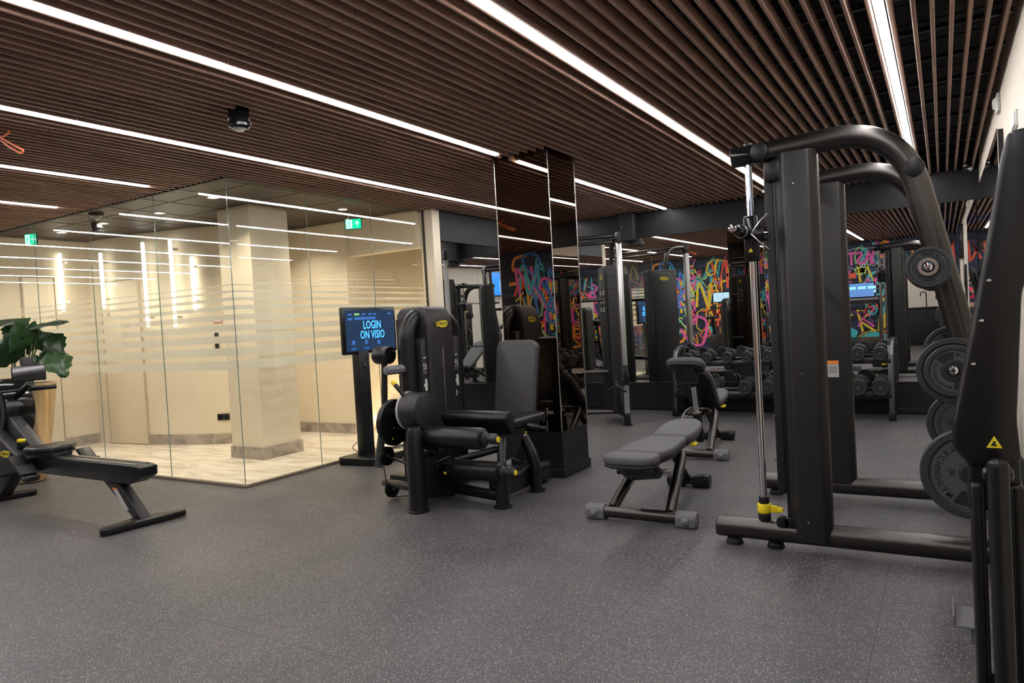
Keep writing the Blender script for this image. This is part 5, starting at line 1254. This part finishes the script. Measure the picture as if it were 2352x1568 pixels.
# recognisable pieces near the right of the wall (mirrored in the picture)
def shift(pts, ox, oz, s_): return [(ox+p[0]*s_, oz+p[1]*s_) for p in pts]
sn = [(0, .15), (.05, .38), (.28, .62), (.42, .95), (.60, .90), (.72, .62), (1.05, .80), (1.2, 1.15), (1.38, 1.2), (1.45, .75), (1.35, .45), (.05, .02), (0, .15)]
rib('cyan', curve([(-(p[0])*.45-1.02, 1.30+p[1]*.40) for p in sn], 4), .018, dy=.005)
rib('cyan', [(-1.05, 1.37), (-1.62, 1.50)], .014, dy=.005); rib('cyan', [(-1.04, 1.33), (-1.64, 1.46)], .012, dy=.005)
for k in range(4): rib('cyan', [(-1.14-.05*k, 1.52+.045*k), (-1.22-.05*k, 1.50+.045*k)], .012, dy=.005)
fill('red', [(-2.12, 1.76), (-1.90, 1.76), (-1.90, 1.90), (-2.12, 1.88)], .004)
fill('green', [(-1.98, 1.46), (-1.93, 1.50), (-1.90, 1.58), (-1.87, 1.50), (-1.82, 1.46), (-1.87, 1.43), (-1.90, 1.36), (-1.93, 1.43)], .004)
rib('yellow', [(-1.85, 1.40), (-1.78, 1.25), (-1.55, 1.22), (-1.48, 1.32)], .04, dy=.004); rib('yellow', [(-1.78, 1.25), (-1.70, 1.08)], .04, dy=.004); rib('yellow', [(-1.55, 1.22), (-1.60, 1.08)], .04, dy=.004)
rib('yellow', curve([(-1.42, .40), (-1.35, 1.1), (-1.22, 1.12), (-1.30, .45)], 5), .05, dy=.004); rib('yellow', [(-1.10, 1.40), (-1.05, .35), (-.78, .30)], .06, dy=.004); rib('yellow', [(-.95, 1.05), (-.78, .85), (-.72, 1.10), (-.70, .3)], .05, dy=.004)
rib('red', curve([(-1.30, .20), (-1.05, .25), (-.95, .10), (-1.15, .02)], 6), .025, dy=.004)
g = strokes['pink']; R = face_rot((0, 1, 0)); g.text('AST', (-1.78, wy+.006, 2.25), R, .46, .003, bold=.012, sx=.8)
rib('white', [(-2.25, 2.0), (-2.2, 2.45), (-1.9, 2.52), (-1.4, 2.50), (-1.32, 2.2), (-1.45, 2.05), (-1.7, 2.10), (-1.9, 1.98), (-2.1, 2.08)], .014, closed=True, dy=.005)
rib('white', [(-1.3, 2.05), (-1.1, 2.10), (-.9, 2.0), (-.6, 2.12)], .014, dy=.005)
fill('cyan', [(-2.0, .05), (-1.85, .25), (-1.6, .36), (-1.3, .34), (-1.05, .22), (-.85, .05)], .001); rib('yellow', curve([(-2.05, .06), (-1.85, .28), (-1.55, .39), (-1.2, .33), (-.85, .08)], 4), .02, dy=.003)
# magenta and yellow tag further left, red arrow below it
for k, gl in enumerate([glyphs[0], glyphs[7], glyphs[2], glyphs[5]]):
    rib('pink', curve([(-4.35+.34*k+p[0]*.5, 1.0+p[1]*.55) for p in gl], 5), .06, dy=.004); rib('yellow', curve([(-4.3+.34*k+p[0]*.42, 1.45+p[1]*.35) for p in gl], 5), .04, dy=.005)
for k, gl in enumerate([glyphs[8], glyphs[6], glyphs[9], glyphs[3]]): rib('blue', curve([(-4.45+.36*k+p[0]*.5, 1.95+p[1]*.42) for p in gl], 4), .05, dy=.004)
rib('red', [(-2.9, .85), (-3.4, .60)], .09, dy=.004); rib('red', [(-3.1, .95), (-3.45, .58), (-2.95, .45)], .08, dy=.004); rib('red', [(-3.45, .58), (-3.0, .66)], .07, dy=.004)
for k, gl in enumerate([glyphs[3], glyphs[1], glyphs[4]]): rib('red', [(-5.6+.42*k+p[0]*.7, 1.75+p[1]*.75) for p in gl], .07, dy=.004)
fill('cyan', [(-5.25, 1.2), (-4.95, 1.28), (-4.9, 1.55), (-5.15, 1.62), (-5.32, 1.45)], .003)
rib('green', curve([(-2.75, 1.75), (-2.6, 1.95), (-2.45, 1.75), (-2.6, 1.5), (-2.75, 1.75)], 6), .03, dy=.004); fill('green', [(-2.72, 1.74), (-2.6, 1.9), (-2.48, 1.74), (-2.6, 1.54)], .003)
# red scribble at the wall's right end
for k, gl in enumerate([glyphs[1], glyphs[9], glyphs[0]]): rib('red', [(-.35+.22*k+p[0]*.3, 1.95+p[1]*.55) for p in gl], .05, dy=.004)
for k, g in strokes.items(): obj('paint_'+k, g, GM[k], MU)

# tap niche on the same wall
t = thing('water_station', 'cream splashback over a dark counter with a curved black tap, seen in the mirror', 'water station', (-.45, BY, 0))
g = G(); g.box((-.80, BY+.012, .93), (-.08, BY+.022, 1.62)); obj('splashback', g, BEIGE2, t)
g = G(); g.box((-.80, BY+.012, 0), (-.08, BY+.42, .90), .004); obj('cabinet', g, CHARW, t)
g = G(); g.box((-.82, BY+.012, .90), (-.06, BY+.45, .93), .004); obj('counter', g, BLACK, t)
g = G(); g.tube(bend([(-.35, BY+.15, .93), (-.35, BY+.15, 1.30), (-.47, BY+.22, 1.30), (-.47, BY+.22, 1.20)], .06), .013, 10); obj('tap', g, BLACK, t)

# treadmill seen in the mirror
TM = thing('treadmill', 'treadmill with a lit wide console facing the mirrors, left of the photographer', 'treadmill', (-1.75, -.9, 0))
g = G(); g.box((-2.2, -1.75, .08), (-1.3, .15, .24), .03, 3); g.box((-2.0, -1.7, .235), (-1.5, .1, .25)); obj('deck', g, BLACK, TM)
for x in (-2.15, -1.35):
    g = G(); g.tube(bend([(x, -1.35, .2), (x, -1.5, 1.0), (x, -1.25, 1.18)], .1), .03, 12); g.tube([(x, -1.3, 1.12), (x, -.85, 1.10)], .025, 12); obj('upright', g, BLACK, TM)
    g = G(); g.cyl((x, -1.7, 0), (x, -1.7, .09), .04); obj('foot', g, BLACK, TM)
    g = G(); g.cyl((x, .05, 0), (x, .05, .09), .04); obj('foot', g, BLACK, TM)
g = G(); g.obox((-1.75, -1.28, 1.17), (.82, .30, .06), (.35, 0, 0), .02, 3); obj('console_tray', g, GREYP, TM)
g = G(); g.obox((-1.75, -1.42, 1.44), (.66, .035, .40), (.12, 0, 0), .01, 2); cs = obj('console', g, BLACKG, TM)
g = G(); g.obox((-1.75, -1.40, 1.445), (.60, .002, .34), (.12, 0, 0)); obj('screen', g, mat('treadmill_screen', (.02, .04, .1), .1, emit=(.16, .34, .75), estr=.9), cs)
g = G(); 
for i, (x, z) in enumerate(((-1.95, 1.50), (-1.72, 1.50), (-1.50, 1.50), (-1.95, 1.40), (-1.72, 1.40), (-1.50, 1.40))): g.obox((x, -1.397, z), (.18, .002, .07), (.12, 0, 0))
obj('screen_tiles', g, mat('screen_cyan', (.2, .5, .6), .2, emit=(.3, .75, .9), estr=.9), cs)
# exercise bike
BK = thing('exercise_bike', 'upright exercise bike with a lit screen, seen in the mirrors', 'exercise bike', (-5.1, -.6, 0))
g = G(); g.tube(bend([(-5.1, -.9, .35), (-5.1, -1.0, 1.0), (-5.1, -.95, 1.25)], .1), .05, 14); obj('front_column', g, BLACK, BK)
g = G(); g.tube(bend([(-5.1, -.2, .3), (-5.1, .0, .95)], .1), .04, 14); obj('seat_post', g, BLACK, BK)
g = G(); g.box((-5.24, -.15, .95), (-4.96, .15, 1.03), .035, 3); obj('saddle', g, VINYL, BK)
g = G(); g.box((-5.2, -1.15, .12), (-5.0, .1, .55), .06, 4); obj('drive_housing', g, SHROUD, BK)
for y in (-1.15, .15):
    g = G(); g.cyl((-5.38, y, .05), (-4.82, y, .05), .045, bev=.01); obj('foot_tube', g, BLACK, BK)
g = G(); g.tube(bend([(-5.32, -.5, 1.15), (-5.34, -.9, 1.20), (-5.1, -1.0, 1.22), (-4.86, -.9, 1.20), (-4.88, -.5, 1.15)], .1), .02, 10); obj('handlebar', g, VINYL, BK)
g = G(); g.tube(bend([(-5.32, -.95, .8), (-5.36, -1.0, 1.6), (-4.84, -1.0, 1.6), (-4.88, -.95, .8)], .12), .016, 10); obj('frame_hoop', g, BLACK, BK)
g = G(); g.obox((-5.1, -.97, 1.50), (.46, .03, .28), (.1, 0, 0), .01, 2); cs = obj('console', g, BLACKG, BK)
g = G(); g.obox((-5.1, -.952, 1.50), (.42, .002, .24), (.1, 0, 0)); obj('screen', g, mat('bike_screen', (.2, .3, .4), .1, emit=(.40, .62, .75), estr=1.0), cs)
# wall TV on the right wall, seen by way of both mirrors
TV = thing('wall_television', 'wide blue television on the beige right wall, seen in the side wall mirror', 'television', (RX, 1.45, 1.95))
g = G(); g.box((RX-.05, .88, 1.93), (RX-.004, 2.10, 2.60), .006)
for a_, b_ in (((.88, 1.93), (.90, 2.60)), ((2.08, 1.93), (2.10, 2.60)), ((.88, 1.93), (2.10, 1.95)), ((.88, 2.58), (2.10, 2.60))): g.box((RX-.078, a_[0], a_[1]), (RX-.045, b_[0], b_[1]))  # raised lip added to hide the screen's glow from the back mirror
fr = obj('casing', g, BLACKG, TV)
g = G(); g.box((RX-.052, .90, 1.95), (RX-.0495, 2.08, 2.58)); obj('screen', g, mat('tv_blue', (.02, .15, .6), .2, emit=(.03, .22, .85), estr=1.3), fr)
g = G()
for i in range(4):
    for j in range(4): g.box((RX-.0535, 1.05+.17*i, 2.06+.075*j), (RX-.0515, 1.19+.17*i, 2.12+.075*j))
obj('screen_grid', g, mat('tv_light_blue', (.1, .3, .8), .2, emit=(.08, .36, 1.0), estr=1.3), fr)
# water bottle shelf / counter right of it skipped

# ------------------------------------------------------------------ photographer, seen small in the mirror
PR = thing('person', 'woman with long dark hair, navy jacket and pink top holding a phone', 'person', (.15, -.34, 0))
def skin_mesh(name, verts, edges, radii, m, parent, sub=2):
    me = bpy.data.meshes.new(name); me.from_pydata([Vector(v)-parent.location for v in verts], edges, []); o = bpy.data.objects.new(name, me); COL.objects.link(o)
    md = o.modifiers.new('s', 'SKIN'); 
    for i, r_ in enumerate(radii): me.skin_vertices[0].data[i].radius = r_ if isinstance(r_, tuple) else (r_, r_)
    me.skin_vertices[0].data[0].use_root = True
    md.use_smooth_shade = True; ms = o.modifiers.new('u', 'SUBSURF'); ms.levels = sub; ms.render_levels = sub
    dg = bpy.context.evaluated_depsgraph_get(); m2 = bpy.data.meshes.new_from_object(o.evaluated_get(dg)); o.modifiers.clear(); o.data = m2; bpy.data.meshes.remove(me)
    m2.materials.clear(); m2.materials.append(m)
    for p in m2.polygons: p.use_smooth = True
    o.parent = parent; o.location = (0, 0, 0)
    return o
SKIN = mat('skin', (.62, .36, .26), .5); HAIR = mat('dark_hair', (.015, .011, .010), .4); NAVY = mat('navy_cloth', (.02, .03, .09), .8); PINK = mat('pink_top', (.65, .05, .12), .7); TROU = mat('dark_trousers', (.02, .022, .03), .8)
px, py = .135, -.36
V = [(px, py, .92), (px, py, 1.12), (px, py-.005, 1.32), (px, py, 1.42), (px, py+.015, 1.47), (px, py+.03, 1.55), (px, py+.035, 1.64),
     (px-.09, py, .88), (px-.10, py+.01, .50), (px-.10, py-.01, .10), (px-.10, py+.09, .045), (px+.09, py, .88), (px+.10, py+.01, .50), (px+.10, py-.01, .10), (px+.10, py+.09, .045),
     (px-.17, py, 1.385), (px-.24, py+.06, 1.14), (px-.215, py+.27, 1.27), (px+.155, py, 1.385), (px+.165, py+.07, 1.13), (px-.055, py+.27, 1.27)]
E_ = [(0, 1), (1, 2), (2, 3), (3, 4), (4, 5), (5, 6), (0, 7), (7, 8), (8, 9), (9, 10), (0, 11), (11, 12), (12, 13), (13, 14), (3, 15), (15, 16), (16, 17), (3, 18), (18, 19), (19, 20)]
Rr = [(.15, .10), (.125, .09), (.15, .095), (.09, .07), .048, .078, .072, .085, .062, .042, .035, .085, .062, .042, .035, .055, .043, .028, .055, .043, .028]
skin_mesh('body', V, E_, Rr, SKIN, PR)
J = [(px, py, .95), (px, py, 1.13), (px, py-.005, 1.32), (px, py, 1.41), (px-.17, py, 1.385), (px-.24, py+.06, 1.14), (px-.22, py+.22, 1.245), (px+.155, py, 1.385), (px+.165, py+.07, 1.13), (px-.01, py+.24, 1.25)]
skin_mesh('jacket', J, [(0, 1), (1, 2), (2, 3), (3, 4), (4, 5), (5, 6), (3, 7), (7, 8), (8, 9)], [(.165, .115), (.14, .105), (.165, .11), (.10, .08), .066, .055, .04, .066, .055, .04], NAVY, PR)
T_ = [(px, py, .93), (px-.09, py, .86), (px-.10, py+.01, .50), (px-.10, py-.01, .10), (px+.09, py, .86), (px+.10, py+.01, .50), (px+.10, py-.01, .10)]
skin_mesh('trousers', T_, [(0, 1), (1, 2), (2, 3), (0, 4), (4, 5), (5, 6)], [(.16, .11), .10, .075, .058, .10, .075, .058], TROU, PR)
g = G(); g.prism([(px-.07, 1.10), (px+.07, 1.10), (px+.055, 1.40), (px, 1.34), (px-.055, 1.40)], 'y', py+.06, py+.108, .012, 2); obj('top', g, PINK, PR)
skin_mesh('hair', [(px, py-.01, 1.70), (px-.065, py-.02, 1.60), (px-.085, py-.02, 1.44), (px-.08, py+.03, 1.30), (px+.065, py-.02, 1.60), (px+.085, py-.02, 1.44), (px+.08, py+.03, 1.30), (px, py-.06, 1.56), (px, py-.08, 1.36)], [(0, 1), (1, 2), (2, 3), (0, 4), (4, 5), (5, 6), (0, 7), (7, 8)], [.075, .045, .045, .03, .045, .045, .03, .07, .06], HAIR, PR)
g = G()
for s_ in (-1, 1): g.lathe([(0, .004), (.010, .002), (.013, 0)], (px+s_*.03, py+.108, 1.60), (0, 1, 0), 12)
obj('eyes', g, INK, PR)
g = G(); g.lathe([(0, .012), (.010, 0)], (px, py+.105, 1.57), (0, 1, -.2), 10); obj('nose', g, SKIN, PR)
g = G(); g.box((px-.022, py+.098, 1.528), (px+.022, py+.108, 1.538), .003); obj('mouth', g, mat('lips', (.5, .12, .12), .4), PR)
def hand(name, base, tocam, side):
    b = Vector(base); Vh = [b, b+Vector((side*.02, .03, .01)), b+Vector((side*.035, .055, .015))]
    verts = list(Vh); edges = [(0, 1), (1, 2)]; rad = [.024, (.034, .018), (.032, .016)]
    for k in range(4):
        z = .03-.018*k; l = (.052, .060, .056, .044)[k]
        i0 = len(verts); verts += [Vh[2]+Vector((side*.006, .016, z)), Vh[2]+Vector((side*(.012+l*.3), .026, z)), Vh[2]+Vector((side*(.012+l*.75), .018, z))]
        edges += [(2, i0), (i0, i0+1), (i0+1, i0+2)]; rad += [.0095, .009, .0075]
    i0 = len(verts); verts += [Vh[1]+Vector((side*.004, -.008, .035)), Vh[1]+Vector((side*.03, -.006, .052))]; edges += [(1, i0), (i0, i0+1)]; rad += [.010, .008]
    return skin_mesh(name, verts, edges, rad, SKIN, PR, 1)
hand('hand', (-.115, -.100, 1.275), None, 1); hand('hand', (.115, -.100, 1.275), None, -1)
g = G(); g.tube([(px-.215, py+.25, 1.26), (-.10, -.10, 1.275)], .026); obj('wrist', g, SKIN, PR)
g = G(); g.tube([(px-.03, py+.25, 1.255), (.115, -.10, 1.275)], .026); obj('wrist', g, SKIN, PR)
ph = thing('phone', 'dark phone held up horizontally by the woman in the mirror', 'phone', (0, -.02, 1.26))
g = G(); g.box((-.078, -.032, 1.262), (.078, -.024, 1.338), .004, 2); obj('case', g, BLACKG, ph)
g = G(); g.lathe([(0, .001), (.006, .001), (.007, 0)], (-.055, -.024, 1.32), (0, 1, 0), 14); obj('lens', g, CHROME, ph)
